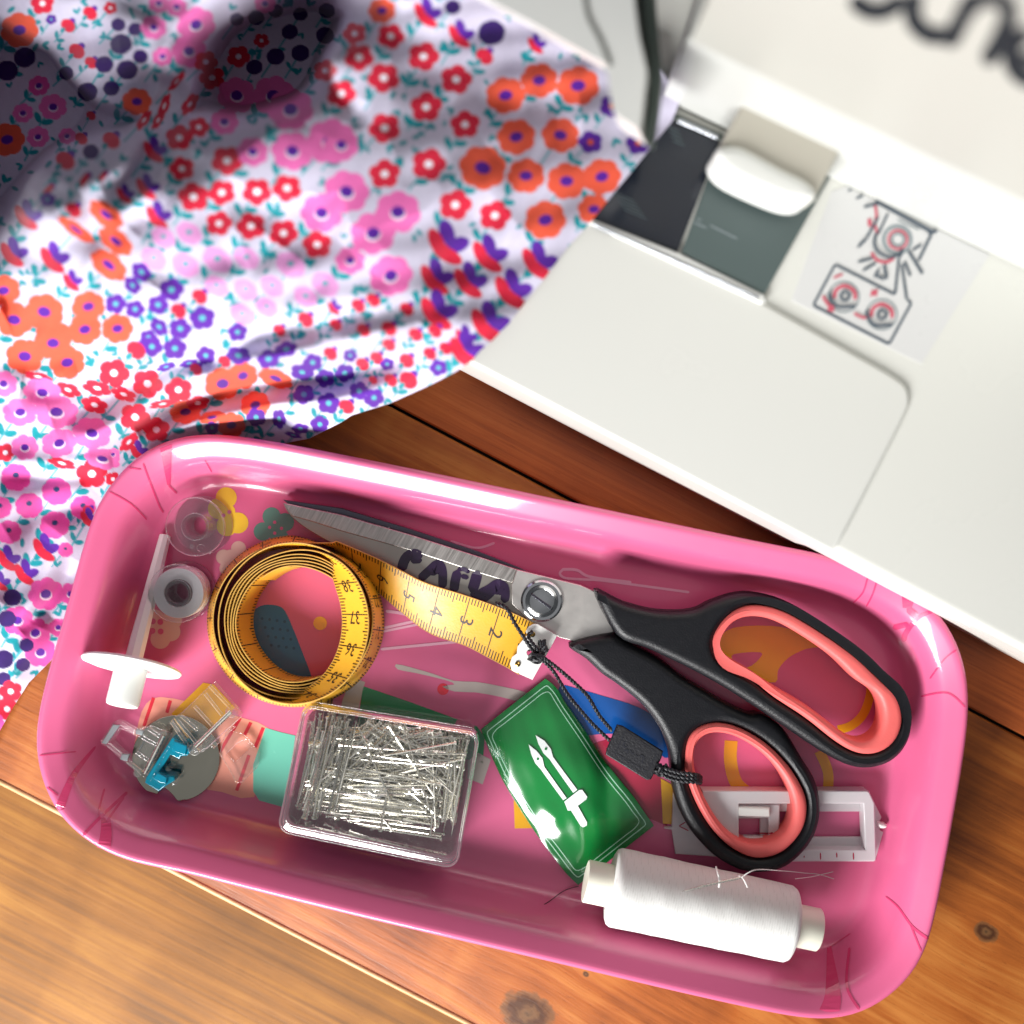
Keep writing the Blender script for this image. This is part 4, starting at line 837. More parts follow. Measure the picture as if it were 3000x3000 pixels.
for i in range(len(rows) - 1):
    o1, o2 = i * 2 * WN, (i + 1) * 2 * WN
    for j in range(WN - 1):
        F.append((o1 + j, o1 + j + 1, o2 + j + 1, o2 + j)); F.append((o1 + WN + j + 1, o1 + WN + j, o2 + WN + j, o2 + WN + j + 1))
    F.append((o1 + WN, o1, o2, o2 + WN)); F.append((o1 + WN - 1, o1 + 2 * WN - 1, o2 + 2 * WN - 1, o2 + WN - 1))
tpe = mk('tape_band', V, F, M['tape'], mt, 70)
V = []; F = []
def quad_on(s0, s1, w0, w1, off):
    b = len(V); V.extend([tape_pt(s0, w0, off), tape_pt(s1, w0, off), tape_pt(s1, w1, off), tape_pt(s0, w1, off)]); F.append((b, b + 1, b + 2, b + 3) if off < 0 else (b + 3, b + 2, b + 1, b))
S0 = .62                       # the scale starts inside the metal end
k = 0
Smax = min(sl[-1] - .5, 118)
while S0 + k * .1 < Smax:
    s = S0 + k * .1 - .4; k += 1
    if s < .05: continue
    full = (k - 1) % 10 == 0; half = (k - 1) % 5 == 0; ln = .25 if half else .17
    for off in (.017, -.017):
        if full: quad_on(s - .016, s + .016, .0, 1, off)
        else: quad_on(s - .017, s + .017, .0, ln, off); quad_on(s - .017, s + .017, 1 - ln * .8, 1, off)
mk('printed_scale', V, F, M['tape_ink'], tpe, None)
# woven edges
for nm, w in (('tape_edge', 0), ('tape_edge', 1)):
    P = [tape_pt(s, w) for s in np.arange(0, sl[-1] - .05, .12)]
    tube(nm, P, .021, M['tape_edge'], mt, seg=5)
def glyph(txt):
    cu = bpy.data.curves.new('digits', 'FONT'); cu.body = txt; cu.size = 1; cu.resolution_u = 2; cu.align_x = 'CENTER'; cu.align_y = 'CENTER'
    tmp = bpy.data.objects.new('digits', cu); COL.objects.link(tmp); dg = bpy.context.evaluated_depsgraph_get()
    g = bpy.data.meshes.new_from_object(tmp.evaluated_get(dg)); vs = [v.co.copy() for v in g.vertices]; fs = [tuple(p.vertices) for p in g.polygons]
    bpy.data.objects.remove(tmp); bpy.data.curves.remove(cu); bpy.data.meshes.remove(g); return vs, fs
V = []; F = []
wid = 1.45
for nlab in range(1, 72):
    s_mid = nlab - 1 + .05 - .25 - S0 + .62 + .35
    if s_mid > Smax - 1: break
    vs, fs = glyph(str(nlab) + ('.' if 0 and nlab in (6, 9) else ''))
    sz = .62 if nlab < 10 else .58
    for off, mir in ((.018, 1), (-.018, -1)):
        b = len(V)
        for v in vs: V.append(tape_pt(s_mid - v.y * sz, .5 - mir * v.x * sz / wid * (-1 if 1 else 1) * -1, off))
        for f in fs: F.append(tuple(b + i for i in (f if mir > 0 else f[::-1])))
mk('printed_numbers', V, F, M['tape_ink'], tpe, None)
# metal end
clip = [(1575, 1828), (1632, 1862), (1622, 1882), (1560, 1992), (1500, 1965), (1494, 1945), (1500, 1925), (1514, 1915), (1516, 1895), (1527, 1880), (1545, 1860), (1540, 1850), (1548, 1836), (1562, 1828)]
mtl = plate('metal_end', [clip, circ(1553, 1912, 10, 12)], TF + .86, TF + .93, M['white_plastic'], mt, bev=.015)
for p in ((1560, 1858), (1517, 1945)): lathe('rivet', [(0, .09), (.03, .09), (.05, .05), (.04, .02), (.02, .01)], W(*p, TF + .93), (0, 0, 1), M['brass'], mtl, seg=14)

# ================================================================== cord and leather tag
tg = root('hang_tag', W(1858, 2200, TF), 'black cord with an embossed leather tag tied to the lower scissor handle', 'tag')
zt = TF + .55
ltg = plate('leather_tag', [[(1808, 2124), (1825, 2128), (1943, 2202), (1938, 2222), (1908, 2284), (1895, 2286), (1775, 2212), (1778, 2196)]], zt, zt + .16, M['leather'], tg, bev=.04)
TGT = bvh([o for o in tg.children])
print_strokes('embossed_script', [([(1834, 2172), (1827, 2178), (1830, 2190), (1838, 2186)], 4), ([(1828, 2200), (1840, 2196), (1836, 2208)], 4), ([(1846, 2196), (1852, 2208), (1858, 2204)], 3), ([(1862, 2210), (1868, 2217)], 3), ([(1872, 2216), (1882, 2213), (1886, 2222), (1880, 2232), (1886, 2236)], 4), ([(1832, 2142), (1802, 2206)], 2), ([(1925, 2206), (1896, 2262)], 2), ([(1832, 2142), (1925, 2206)], 1.5), ([(1802, 2206), (1896, 2262)], 1.5)]
    + [([(1810 - 5 * k, 2134 + 10 * k), (1800 - 5 * k, 2132 + 10 * k)], 3) for k in range(7)], M['emboss'], ltg, TGT, off=.01)
zk = TF + 1.05
def cordz(pts, r=.062, br=1, nm='cord'): return tube(nm, [W(x, y, z) for x, y, z in crv(pts, 8)], r, M['cord'], tg, seg=6, braid=br)
cordz([(1452, 1768, TF + .95), (1475, 1775, TF + 1.0), (1490, 1790, zk), (1505, 1820, zk), (1530, 1860, zk + .05), (1560, 1905, zk + .05), (1580, 1925, zk)])
cordz([(1560, 1850, zk), (1548, 1862, zk), (1560, 1885, zk + .1), (1585, 1915, zk + .15), (1595, 1935, zk)])
cordz([(1585, 1930, zk + .05), (1620, 1965, zk - .1), (1660, 2030, zk - .25), (1700, 2080, zk - .25), (1740, 2125, zk - .3), (1785, 2168, zt + .1)])
cordz([(1590, 1925, zk + .1), (1630, 1955, zk), (1680, 1998, zk - .2), (1722, 2040, zk - .2), (1755, 2095, zk - .25), (1792, 2140, zt + .1)])
# frayed knot
kr = random.Random(5); kp = []
for _ in range(46):
    a = kr.uniform(0, 6.28); r_ = kr.uniform(2, 17); kp.append((1572 + math.cos(a) * r_ * 1.5, 1926 + math.sin(a) * r_, zk + kr.uniform(-.1, .28)))
tube('knot', [W(*p) for p in crv(kp, 3)], .05, M['cord'], tg, seg=5)
kp = [(1590 + kr.uniform(-14, 14), 1900 + kr.uniform(-26, 24), zk + kr.uniform(-.05, .25)) for _ in range(26)]
tube('knot', [W(*p) for p in crv(kp, 3)], .045, M['cord'], tg, seg=5)
zh_ = TF + 1.25
for dy in (0, 12, 24):
    cordz([(1925, 2238 + dy * .6, TF + .7), (1950, 2250 + dy, zh_ - .3), (1985, 2262 + dy, zh_ - .05), (2020, 2268 + dy * .9, zh_ + .05), (2044, 2272 + dy * .8, zh_ - .1), (2052, 2278 + dy * .6, TF + .5)], .072)
kp = [(1940 + kr.uniform(-22, 18), 2252 + kr.uniform(-14, 20), TF + .75 + kr.uniform(-.1, .3)) for _ in range(36)]
tube('knot', [W(*p) for p in crv(kp, 3)], .05, M['cord'], tg, seg=5)

# ================================================================== needle packet
np_ = root('needle_packet', W(1680, 2290, TF), 'glossy green foil needle packet with a white twin needle picture', 'needle packet')
top = crv([(1598, 1988), (1510, 2060), (1409, 2137)], 12); 
Lf = resample(crv([(1409, 2137), (1440, 2215), (1475, 2290), (1520, 2365), (1569, 2440), (1625, 2515), (1660, 2560), (1694, 2593)], 6), 40)
Rt = resample(crv([(1598, 1988), (1630, 2015), (1657, 2057), (1715, 2140), (1776, 2233), (1820, 2290), (1854, 2331), (1885, 2375), (1916, 2419)], 6), 40)
def pk(u, v, ext=0):   # u across, v down
    i = min(38, int(v * 39)); f = v * 39 - i; a = Lf[i].lerp(Lf[i + 1], f); b = Rt[i].lerp(Rt[i + 1], f); p = a.lerp(b, u)
    z = TF + .14 + .42 * math.sin(math.pi * u) ** .8 * math.sin(math.pi * min(1, v * 1.05 + .02)) ** .7
    z += .05 * math.sin(v * 7 + u * 5) * math.sin(math.pi * u) + .018 * math.sin(v * 17 - u * 9) + .005 * math.sin(31 * u + 12 * v)
    z += -.10 * math.exp(-((u * .8 + v - 1.35) / .09) ** 2) + .06 * math.exp(-((u - .25) ** 2 / .01 + (v - .62) ** 2 / .004))
    z += .03 * math.sin(v * 26) * math.exp(-(u / .12) ** 2)
    return p, max(TF + .05, z)
GV = []; G = 60
for j in range(G + 1):
    for i in range(G + 1):
        p, z = pk(i / G, j / G); GV.append(W(p.x, p.y, z))
GF = [(j * (G + 1) + i, (j + 1) * (G + 1) + i, (j + 1) * (G + 1) + i + 1, j * (G + 1) + i + 1) for j in range(G) for i in range(G)]
nb = len(GV); GV += [v - Vector((0, 0, .035)) for v in GV]; GF += [tuple(nb + i for i in f[::-1]) for f in GF]
bd = [i for i in range(G + 1)] + [j * (G + 1) + G for j in range(1, G + 1)] + [G * (G + 1) + i for i in range(G - 1, -1, -1)] + [j * (G + 1) for j in range(G - 1, 0, -1)]
for a, b in zip(bd, bd[1:] + bd[:1]): GF.append((a, b, nb + b, nb + a))
pkt = mk('packet_body', GV, GF, M['foil'], np_, 60); PT = bvh([pkt])
def inset(d): # rounded border following the packet
    cs = []
    for (u, v) in [(d, .5), (d, .9), (d * 1.2, 1 - d * .8), (.5, 1 - d * .62), (1 - d * 1.2, 1 - d * .62), (1 - d, .9), (1 - d, .5), (1 - d, .12), (1 - d * 1.5, d * .7), (.5, d * .62), (d * 1.3, d * .62), (d, .12)]:
        p, z = pk(u, v); cs.append((p.x, p.y))
    return cs
def edge_loop(d, dv):
    pts = []
    for v in np.linspace(dv * 1.3, 1 - dv * 1.3, 16): p, _ = pk(d, v); pts.append((p.x, p.y))
    for u in np.linspace(d * 1.8, 1 - d * 1.8, 8): p, _ = pk(u, 1 - dv); pts.append((p.x, p.y))
    for v in np.linspace(1 - dv * 1.3, dv * 1.3, 16): p, _ = pk(1 - d, v); pts.append((p.x, p.y))
    for u in np.linspace(1 - d * 1.8, d * 1.8, 8): p, _ = pk(u, dv); pts.append((p.x, p.y))
    return pts
print_strokes('printed_border', [(edge_loop(.055, .032), 2.6, dict(closed=True, n=3)), (edge_loop(.095, .055), 2.2, dict(closed=True, n=3))], M['foil_line'], pkt, PT, off=.012)
Zp = lambda p: zz(1000, 2000, p)
print_poly('printed_needle', Zp([(1100, 297), (1150, 330), (1185, 375), (1198, 420), (1335, 605), (1312, 622), (1178, 432), (1145, 400), (1115, 345)]), M['foil_white'], pkt, PT, off=.03, step=6)
print_poly('printed_needle', Zp([(1060, 350), (1105, 385), (1138, 425), (1150, 475), (1275, 652), (1256, 664), (1130, 490), (1098, 455), (1075, 405)]), M['foil_white'], pkt, PT, off=.03, step=6)
print_poly('printed_clamp', Zp([(1262, 672), (1345, 606), (1362, 605), (1390, 645), (1385, 660), (1338, 695), (1390, 788), (1388, 806), (1368, 816), (1354, 808), (1300, 722), (1282, 722)]), M['foil_white'], pkt, PT, off=.035, step=6)
print_poly('printed_eye', circ(1000 + 1158 / 1.932, 2000 + 374 / 1.932, 4, 8), M['foil'], pkt, PT, off=.04); print_poly('printed_eye', circ(1000 + 1113 / 1.932, 2000 + 430 / 1.932, 4, 8), M['foil'], pkt, PT, off=.04)

# ================================================================== thread spool
zc = TF + 1.42
A = W(1790, 2596, zc); B = W(2320, 2708, zc); axd = (B - A).normalized(); LB = (B - A).length
sp = root('thread_spool', W(2050, 2660, TF), 'spool of white sewing thread lying at the bottom right of the tray', 'thread spool')
# built along local x so that the windings follow the spool
def axis_lathe(name, prof, mtl, seg=72, wob=0):
    me = bpy.data.meshes.new(name); V = []; F = []
    for i, (d, r) in enumerate(prof):
        for k in range(seg):
            a = 2 * math.pi * k / seg; rr_ = r * (1 + wob * (math.sin(3 * a + d * 2) + math.sin(7 * a - d * 5) * .5)); V.append((d * S, math.cos(a) * rr_ * S, math.sin(a) * rr_ * S))
    for i in range(len(prof) - 1):
        for k in range(seg): F.append((i * seg + k, i * seg + (k + 1) % seg, (i + 1) * seg + (k + 1) % seg, (i + 1) * seg + k))
    F.append(tuple(range(seg - 1, -1, -1))); F.append(tuple((len(prof) - 1) * seg + k for k in range(seg)))
    me.from_pydata(V, [], F); me.update(); bm = bmesh.new(); bm.from_mesh(me); bmesh.ops.recalc_face_normals(bm, faces=bm.faces); bm.to_mesh(me); bm.free()
    o = link(name, me, mtl, sp, 45); o.location = (A - ORG[sp]) * S; o.rotation_euler = axd.to_track_quat('X', 'Z').to_euler(); return o
R0 = 1.2
pr = [(-.02, .7), (0.0, R0 - .16), (.06, R0 - .05), (.16, R0)]
for k in range(1, 60): d = .16 + (LB - .32) * k / 60; pr.append((d, R0 - .035 * (k / 60) + .004 * math.sin(k * .5) + (.006 if k in (14, 15, 37, 38) else 0)))
pr += [(LB - .16, R0 - .04), (LB - .05, R0 - .1), (LB, R0 - .22), (LB + .02, .7)]
axis_lathe('thread_winding', pr, M['thread'], 96, .004)
cl_ = (W(1716, 2577, zc) - A).dot(axd); cr_ = (W(2398, 2722, zc) - A).dot(axd)
axis_lathe('spool_core', [(cl_, .45), (cl_, .62), (cl_ + .03, .65), (LB / 2, .65), (cr_ - .03, .65), (cr_, .62), (cr_, .45), (cr_ - .25, .44), (cr_ - .26, .01)], M['cream_plastic'], 48)
def hair(pts, m_='thread', r=.011, par=None, nm='loose_thread', own=None): return tube(nm, [W(x, y, z) for x, y, z in crv(pts, 8)], r, M[m_], par, seg=5, own=own)
zt2 = zc + 1.2
hair([(2098, 2540, zc + .9), (2104, 2560, zt2), (2108, 2580, zt2 + .02), (2106, 2600, zt2)], par=sp, r=.03)
hair([(2165, 2566, zc + 1.0), (2178, 2575, zt2 + .05), (2190, 2600, zt2 - .02)], par=sp, r=.02)
hair([(2170, 2572, zt2), (2215, 2548, zt2 + .1), (2300, 2552, zc), (2360, 2558, TF + .4), (2400, 2562, TF + .3), (2443, 2575, TF + .35)], par=sp, r=.012)
hair([(2330, 2575, zc), (2380, 2568, TF + .5), (2441, 2554, TF + .4)], par=sp, r=.01)
hair([(2042, 2775, zc - .6), (2040, 2795, TF + .5), (2055, 2803, TF + .45), (2064, 2795, TF + .5), (2066, 2782, TF + .6)], par=sp, r=.012)
hair([(1980, 2762, zc - .5), (1990, 2768, TF + .8), (2010, 2762, TF + .8)], par=sp, r=.012)
nd = tube('sewing_needle', [W(1998, 2612, zt2 + .05), W(2015, 2607, zt2 + .07), W(2060, 2596, zt2 + .1), W(2110, 2584, zt2 + .13), W(2172, 2571, zt2 + .1)], [.006, .026, .036, .036, .034], M['pinsteel'], None, seg=10, own=W(2080, 2590, zt2))
tag(nd, 'thin steel sewing needle stuck into the white thread spool', 'needle')
dt = hair([(1695, 2596, TF + .1), (1670, 2603, TF + .12), (1645, 2614, TF + .2), (1610, 2640, TF + .45), (1573, 2664, TF + .8)], 'dark_thread', .014, None, 'thread_scrap', W(1640, 2620, TF))
tag(dt, 'short dark thread scrap below the green needle packet', 'thread scrap')

# ================================================================== pin box
zb0, zb1 = TF + .02, TF + 2.0
corn = [(888, 2066), (1406, 2150), (1338, 2546), (812, 2436)]
pb = root('pin_box', W(1110, 2300, TF), 'clear plastic box filled with steel dressmaking pins', 'box')
def rrect(c, rad, inset_=0.0, n=7):
    C = [Vector((p.x, p.y)) for p in c]; ctr = sum(C, Vector((0, 0))) / 4; out = []
    if inset_:
        C = [p + ((C[i - 1] - p).normalized() + (C[(i + 1) % 4] - p).normalized()) * inset_ for i, p in enumerate(C)]
    for i, p in enumerate(C):
        a = (C[i - 1] - p).normalized(); b = (C[(i + 1) % 4] - p).normalized(); cc = p + (a + b) * rad; s = p + a * rad; e = p + b * rad
        a0 = math.atan2(s.y - cc.y, s.x - cc.x); a1 = math.atan2(e.y - cc.y, e.x - cc.x); d = (a1 - a0 + math.pi) % (2 * math.pi) - math.pi
        for k in range(n): t = a0 + d * k / (n - 1); out.append(Vector((cc.x + math.cos(t) * rad, cc.y + math.sin(t) * rad)))
    return out
TC = [W(x, y, zb1) for x, y in corn]
def rr3(inset_, z, rad=.35): return [Vector((p.x, p.y, z)) for p in rrect(TC, rad, inset_)]
loft('box_base', [rr3(.3, zb0 + .02), rr3(.16, zb0), rr3(.1, zb0 + .06), rr3(.1, zb1 - .5), rr3(.16, zb1 - .5), rr3(.17, zb0 + .1), rr3(.26, zb0 + .08)], M['clear_box'], pb, caps=(True, True), smooth=50)
loft('box_lid', [rr3(.09, zb1 - .62), rr3(.0, zb1 - .62), rr3(-.02, zb1 - .55), rr3(-.02, zb1 - .14), rr3(.03, zb1 - .05), rr3(.1, zb1), rr3(.22, zb1 + .01)], M['clear_box'], pb, caps=(False, True), smooth=50)
loft('lid_inner', [rr3(.05, zb1 - .6), rr3(.05, zb1 - .15), rr3(.12, zb1 - .07), rr3(.24, zb1 - .07)], M['clear_box'], pb, caps=(False, True), smooth=50)
tube('lid_rim', rr3(.03, zb1 - .03) + [rr3(.03, zb1 - .03)[0]], .05, M['clear'], pb, seg=8)
tube('base_rim', rr3(.02, zb1 - .62) + [rr3(.02, zb1 - .62)[0]], .045, M['clear'], pb, seg=8)
cc = W(1102, 2306, zb1 + .02)
lathe('lid_boss', [(0, .36), (.05, .34), (.09, .28), (.12, .15), (.12, .01)], cc, (0, 0, 1), M['clear'], pb, seg=32)
tube('moulding_mark', [cc + Vector((math.cos(a) * .17 - .15, math.sin(a) * .17 - 1.15, .0)) for a in np.linspace(-1.8, 3.4, 20)], .02, M['clear'], pb, seg=6)
# pins
pm = bpy.data.meshes.new('pin')
def pin_geo(L=2.7):
    V = []; F = []; sg = 6
    for (x, r) in ((0, .065), (.05, .065), (.055, .034), (L * .8, .033), (L, .002)):
        for k in range(sg): a = 2 * math.pi * k / sg; V.append((x - L / 2, math.cos(a) * r, math.sin(a) * r))
    for i in range(4):
        for k in range(sg): F.append((i * sg + k, i * sg + (k + 1) % sg, (i + 1) * sg + (k + 1) % sg, (i + 1) * sg + k))
    F.append(tuple(range(sg - 1, -1, -1))); return V, F
pv, pf = pin_geo(); pm.from_pydata([tuple(S * c for c in v) for v in pv], [], pf); pm.materials.append(M['pinsteel']); pm.shade_smooth(); pm.set_sharp_from_angle(angle=.6)
bu = (TC[1] - TC[0]).normalized(); bv_ = (TC[0] - TC[3]).normalized(); bw, bh = (TC[1] - TC[0]).length, (TC[0] - TC[3]).length
base_ang = math.atan2(bu.y, bu.x); pr_ = random.Random(11)
CL = []
def cluster(x0, x1, y0, y1, a, sd, n, f0, f1):
    for _ in range(n): CL.append((pr_.uniform(x0, x1), pr_.uniform(y0, y1), math.radians(pr_.gauss(a, sd)), pr_.uniform(f0, f1)))
cluster(.08, .2, .35, .6, 88, 3, 7, .2, 1); cluster(.14, .22, .4, .55, 84, 3, 3, .7, 1.1); cluster(.28, .42, .45, .75, 52, 6, 6, .3, 1); cluster(.4, .7, .28, .5, 1, 5, 9, .3, 1); cluster(.35, .7, .1, .3, -3, 7, 8, .2, .9)
cluster(.3, .55, .75, .9, 20, 12, 4, .2, .8); cluster(.55, .8, .6, .85, -38, 8, 6, .2, .8); cluster(.88, .94, .35, .65, -86, 5, 6, .2, .9); cluster(.6, .75, .62, .8, 14, 6, 3, .6, 1); cluster(.45, .6, .5, .7, -15, 20, 4, .1, .6)
def pin_place(i, N):
    """a place inside the box: bundles of pins lying side by side, as in the photograph"""
    x, y, an, f = CL[pr_.randrange(len(CL))]
    off = pr_.gauss(0, .27); sl_ = pr_.gauss(0, .18)
    x += (-math.sin(an) * off + math.cos(an) * sl_) / bw; y += (math.cos(an) * off + math.sin(an) * sl_) / bh
    an += math.radians(pr_.gauss(0, 3.0))
    if pr_.random() < .07: an = pr_.uniform(0, math.pi)
    hx = min(.49, abs(math.cos(an)) * 1.36 / bw + .03); hy = min(.47, abs(math.sin(an)) * 1.36 / bh + .03)
    x = min(.985 - hx, max(.015 + hx, x)); y = min(.93 - hy, max(hy + .03, y))
    z = zb0 + .12 + min(1, max(0, (i / N) * .6 + f * .4)) * 1.2 + pr_.uniform(-.04, .05)
    c = TC[3] + bu * (x * bw) + bv_ * (y * bh); c.z = z
    if pr_.random() < .5: an += math.pi
    return c, base_ang + an, math.radians(pr_.gauss(0, 1.6))
NP = 720; stuffV = []; stuffF = []; count = 0
for i in range(NP):
    c, an, tl = pin_place(i, NP); rot = Matrix.Rotation(an, 4, 'Z') @ Matrix.Rotation(tl, 4, 'Y') @ Matrix.Rotation(pr_.uniform(0, 6), 4, 'X')
    if i < NP - 300:
        b = len(stuffV); stuffV += [rot @ Vector(v) + c for v in pv]; stuffF += [tuple(b + k for k in f) for f in pf]
    else:
        o = bpy.data.objects.new('pin', pm); COL.objects.link(o); o.location = c * S; o.rotation_euler = rot.to_euler()
        tag(o, 'steel dressmaking pin lying among the others in the clear box', 'pin', 'pins in the clear box')
ps = mk('pin_heap', stuffV, stuffF, M['pinsteel'], None, 35, own=W(1110, 2300, TF)); tag(ps, 'lower layers of steel pins heaped in the clear box', 'pins', kind='stuff')

# ================================================================== buttonhole foot
bf = root('buttonhole_foot', W(2300, 2420, TF), 'milky white plastic buttonhole foot under the small scissor loop', 'presser foot')
def Y(p): return [(1900 + a / 2.415, 2200 + b / 2.415) for a, b in p]
plate('foot_frame', [Y([(380, 282), (1545, 282), (1562, 290), (1600, 370), (1612, 760), (1595, 785), (700, 785), (620, 780), (560, 640), (400, 380)]), Y([(640, 375), (1520, 375), (1530, 612), (1535, 700), (900, 700), (640, 640)])], TF + .05, TF + .62, M['milky'], bf, bev=.05)
plate('foot_base', [Y([(175, 300), (250, 282), (1560, 285), (1650, 470), (1640, 490), (1636, 512), (1645, 520), (1636, 560), (1662, 575), (1605, 780), (1000, 785), (190, 730), (165, 560), (112, 552), (112, 540), (165, 540)]), Y([(930, 430), (1530, 430), (1530, 612), (930, 612)]), Y([(590, 480), (790, 480), (790, 600), (590, 600)])], TF + .04, TF + .2, M['milky'], bf, bev=.03)
sld = plate('slider', [Y([(545, 380), (930, 380), (920, 640), (545, 640)]), Y([(615, 475), (850, 475), (850, 610), (615, 610)])], TF + .2, TF + .42, M['milky'], bf, bev=.04)
plate('slider_grip', [Y([(620, 395), (860, 402), (862, 470), (620, 465)])], TF + .4, TF + .6, M['white_plastic'], sld, bev=.08)
plate('foot_knob', [crv(Y([(1630, 515), (1675, 518), (1692, 532), (1678, 550), (1640, 548)]), 4, True)], TF + .1, TF + .45, M['white_plastic'], bf, bev=.08)
BT = bvh([o for o in bf.children])
print_strokes('printed_marks', [(Y([(x, 718), (x + 2, 770 if k % 2 == 0 else 755)]), 4) for k, x in enumerate((1215, 1330, 1448))] + [(Y([(1100, 740), (1100, 755)]), 3), (Y([(730, 580), (880, 582)]), 4), (Y([(865, 575), (890, 590), (870, 610)]), 4), (Y([(215, 530), (265, 500)]), 3.5), (Y([(215, 530), (285, 565)]), 3.5), (Y([(265, 500), (300, 560)]), 3.5)], M['ink_maroon'], bf, BT, off=.01)

# ================================================================== spool pin
hub_w, rod_e, dsc = W(364, 2062, TF + 2.02), W(484, 1568, TF + .16), W(386, 1952, TF + 1.58)
ax2 = (hub_w - rod_e).normalized(); ax2 = Vector((ax2.x, ax2.y, ax2.z + .02)).normalized()
spn = root('spool_pin', (dsc.x, dsc.y, TF), 'white plastic spool pin with a round disc leaning at the left end of the tray', 'spool pin')
t_d = 0
lathe('disc', [(-.09, .3), (-.09, 1.44), (-.06, 1.5), (0, 1.52), (.05, 1.48), (.06, 1.42), (.06, .3)], dsc, ax2, M['white_plastic'], spn, seg=72, caps=(True, True))
lathe('hub', [(.05, .5), (1.12, .5), (1.22, .47), (1.24, .42), (1.24, .1), (1.16, .09), (1.16, .01)], dsc, ax2, M['white_plastic'], spn, seg=40)
lr_ = (dsc - rod_e).length
lathe('rod', [(-lr_, .15), (-lr_ + .02, .185), (-lr_ * .55, .23), (-lr_ * .2, .27), (-.05, .28)], dsc, (dsc - rod_e).normalized(), M['white_plastic'], spn, seg=8, smooth=20)

# ================================================================== bobbins
def bobbin(px, py, thread, label):
    c = W(px, py, TF); b = root('bobbin', c, label, 'bobbin')
    R = .93; h = 1.08
    fl = [(0, .3), (0, R - .02), (.02, R), (.06, R), (.08, R - .02), (.08, .3)]
    lathe('flange', fl, c + Vector((0, 0, .02)), (0, 0, 1), M['clear_frost'], b, seg=64, caps=(False, False))
    lathe('flange', fl, c + Vector((0, 0, h - .08)), (0, 0, 1), M['clear_frost'], b, seg=64, caps=(False, False))
    lathe('hub', [(0.02, .42), (h, .42), (h, .34), (.02, .34), (0.02, .42)], c, (0, 0, 1), M['clear_frost'], b, seg=40, caps=(False, False))
    for R_ in (.42, .9): tube('rim_line', [c + Vector((math.cos(a) * R_, math.sin(a) * R_, h + .01)) for a in np.linspace(0, 2 * math.pi, 49)], .018, M['clear'], b, seg=6)
    if thread:
        lathe('wound_thread', [(.1, .44), (.1, .78), (.14, .8), (h - .16, .8), (h - .1, .78), (h - .1, .44)], c, (0, 0, 1), M['bobbin_thread'], b, seg=64, caps=(False, False))
    else:
        lathe('flange_hole', [(0, .07), (.015, .07), (.015, .01)], c + Vector((-.1, -.62, h)), (0, 0, 1), M['clear'], b, seg=14)
        tube('moulded_mark', [c + Vector((math.cos(a) * .12 + .17, math.sin(a) * .1 - .66, h + .01)) for a in np.linspace(.4, 4.6, 14)], .012, M['clear'], b, seg=5)
    return b
bobbin(598, 1538, False, 'empty clear bobbin over the yellow printed flower')
bobbin(548, 1728, True, 'clear bobbin wound with white thread beside the spool pin')

# ================================================================== metal disc and clear feet
dc = W(514, 2222, TF + .2); md = root('steel_disc', W(514, 2222, TF), 'round mirror-like steel disc lying under the blue and clear presser foot', 'disc')
prd = circ(514, 2222, 127, 60)
prd = [p for p in prd if not (430 < p[0] < 540 and p[1] > 2312)]
i0 = max(range(len(prd)), key=lambda k: math.hypot(prd[k][0] - prd[k - 1][0], prd[k][1] - prd[k - 1][1]))
prd = prd[i0:] + prd[:i0]; prd = prd + crv([(538, 2344), (520, 2348), (505, 2330), (486, 2312), (470, 2308), (460, 2326), (446, 2322)], 4)
pdk = plate('disc_plate', [prd], TF + .12, TF + .22, M['mirror'], md, bev=.02)
md.rotation_euler = (math.radians(1.0), math.radians(3.5), 0)
def Q2(p): return [(250 + a / 3.22, 1800 + b / 3.22) for a, b in p]
f1 = root('clear_presser_foot', W(590, 2130, TF), 'clear ribbed presser foot with a steel pin between the disc and the pin box', 'presser foot')
za = TF + .95
plate('foot_body', [Q2([(1170, 670), (1200, 655), (1455, 955), (1440, 1000), (1110, 1300), (1040, 1310), (980, 1260), (800, 1010), (830, 975), (880, 950)])], TF + .35, za - .12, M['clear'], f1, bev=.05)
for a in ([(1170, 670), (1395, 910)], [(1130, 745), (1290, 950)], [(1030, 865), (1200, 1050)], [(905, 955), (1060, 1090)], [(870, 1000), (1050, 1215)], [(810, 1010), (980, 1260)]):
    p = Q2(a); tube('rib', [W(*p[0], za), W(*p[1], za)], .06, M['clear'], f1, seg=8)
p = Q2([(1375, 915), (1040, 1245)]); tube('steel_pin', [W(*p[0], za + .12), W(*p[1], za + .12)], .075, M['pinsteel'], f1, seg=12)
for p in Q2([(1385, 912), (1035, 1268)]): lathe('pin_socket', [(-.2, .2), (.08, .2), (.14, .15), (.16, .01)], W(*p, za), (0, 0, 1), M['clear'], f1, seg=16)
plate('foot_arm', [Q2([(1110, 1290), (1330, 1080), (1410, 1070), (1330, 1140), (1210, 1270), (1180, 1250)])], TF + .3, TF + .6, M['clear'], f1, bev=.05)
plate('foot_sole', [Q2([(1330, 1090), (1480, 1135), (1640, 1310), (1625, 1440), (1470, 1600), (1410, 1590), (1370, 1500), (1260, 1320), (1290, 1200)]), Q2([(1420, 1230), (1510, 1190), (1560, 1260), (1400, 1400), (1320, 1330)])], TF + .12, TF + .32, M['clear'], f1, bev=.05)
f2 = root('blue_presser_foot', W(440, 2180, TF), 'clear and turquoise presser foot resting on the steel disc', 'presser foot')
zf = TF + .75
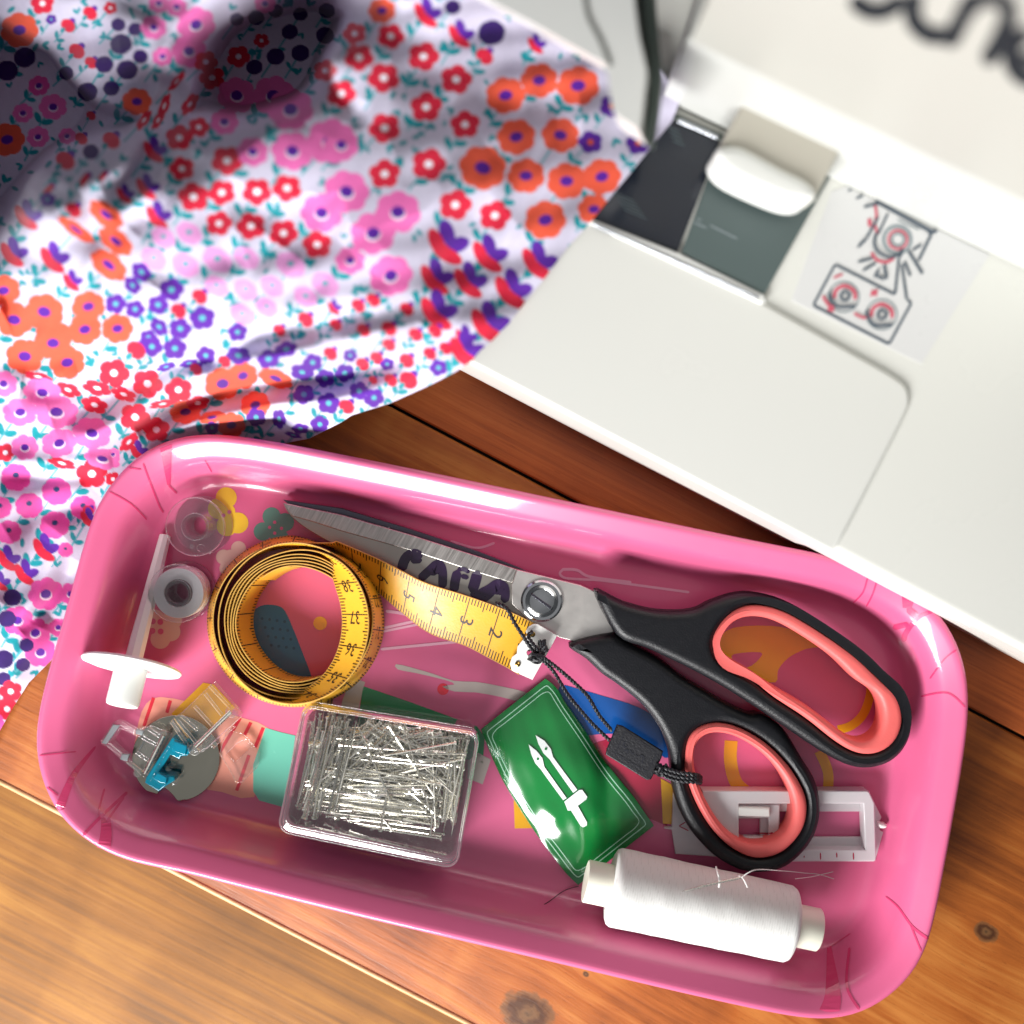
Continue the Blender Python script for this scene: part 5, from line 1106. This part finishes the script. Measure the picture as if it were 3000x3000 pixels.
plate('clear_frame', [Q2([(250, 1030), (290, 1010), (340, 1030), (460, 1100), (590, 1070), (790, 1150), (570, 1560), (520, 1520), (330, 1370), (200, 1250), (145, 1230), (140, 1190)]), Q2([(330, 1080), (450, 1140), (540, 1180), (440, 1370), (340, 1310), (235, 1210)])], TF + .3, zf, M['clear'], f2, bev=.05)
plate('frame_pad', [Q2([(260, 1040), (325, 1050), (195, 1230), (150, 1215)])], zf - .1, zf + .06, M['smoke'], f2, bev=.03)
plate('frame_pad', [Q2([(480, 1080), (550, 1100), (530, 1145), (470, 1130)])], zf - .1, zf + .06, M['smoke'], f2, bev=.03)
plate('frame_pad', [Q2([(340, 1320), (415, 1320), (390, 1390), (325, 1370)])], zf - .1, zf + .06, M['smoke'], f2, bev=.03)
for a in ([(340, 1030), (470, 1110)], [(600, 1080), (700, 1150)], [(215, 1230), (340, 1320)], [(400, 1380), (520, 1480)], [(540, 1160), (690, 1240)], [(480, 1300), (600, 1380)]):
    p = Q2(a); tube('rail', [W(*p[0], zf), W(*p[1], zf)], .07, M['clear'], f2, seg=8)
p = Q2([(740, 1140), (560, 1500)]); tube('steel_pin', [W(*p[0], zf + .15), W(*p[1], zf + .15)], .07, M['pinsteel'], f2, seg=12)
p = Q2([(730, 1130), (500, 1490)])
for a in p: lathe('pin_socket', [(-.2, .13), (.1, .13), (.16, .08), (.17, .01)], W(*a, zf), (0, 0, 1), M['clear'], f2, seg=16)
bp = plate('blue_bar', [Q2([(820, 1160), (960, 1215), (990, 1290), (960, 1335), (900, 1340), (885, 1370), (800, 1325), (690, 1500), (840, 1530), (840, 1570), (760, 1620), (690, 1675), (560, 1590), (570, 1540)])], TF + .32, zf + .18, M['blue_clear'], f2, bev=.05)
plate('blue_block', [Q2([(835, 1190), (960, 1240), (940, 1330), (810, 1290)])], zf + .1, zf + .34, M['blue_clear'], f2, bev=.04)
plate('blue_block', [Q2([(680, 1490), (770, 1540), (760, 1600), (700, 1590), (640, 1550)])], zf + .1, zf + .34, M['blue_clear'], f2, bev=.04)
for k in range(11):
    f = k / 10; p = Q2([(790 - 170 * f, 1245 + 320 * f)])[0]
    lathe('blue_tooth', [(0, .035), (.02, .03), (.03, .01)], W(*p, zf + .18), (0, 0, 1), M['clear'], f2, seg=8)
for p in Q2([(785, 1450), (843, 1580)]): lathe('clear_peg', [(-.3, .11), (.0, .11), (.07, .08), (.09, .01)], W(*p, zf), (0, 0, 1), M['clear'], f2, seg=16)
for o in list(scene.objects):
    if o.type == 'MESH' and not o.data.materials: o.data.materials.append(M['white_plastic'])
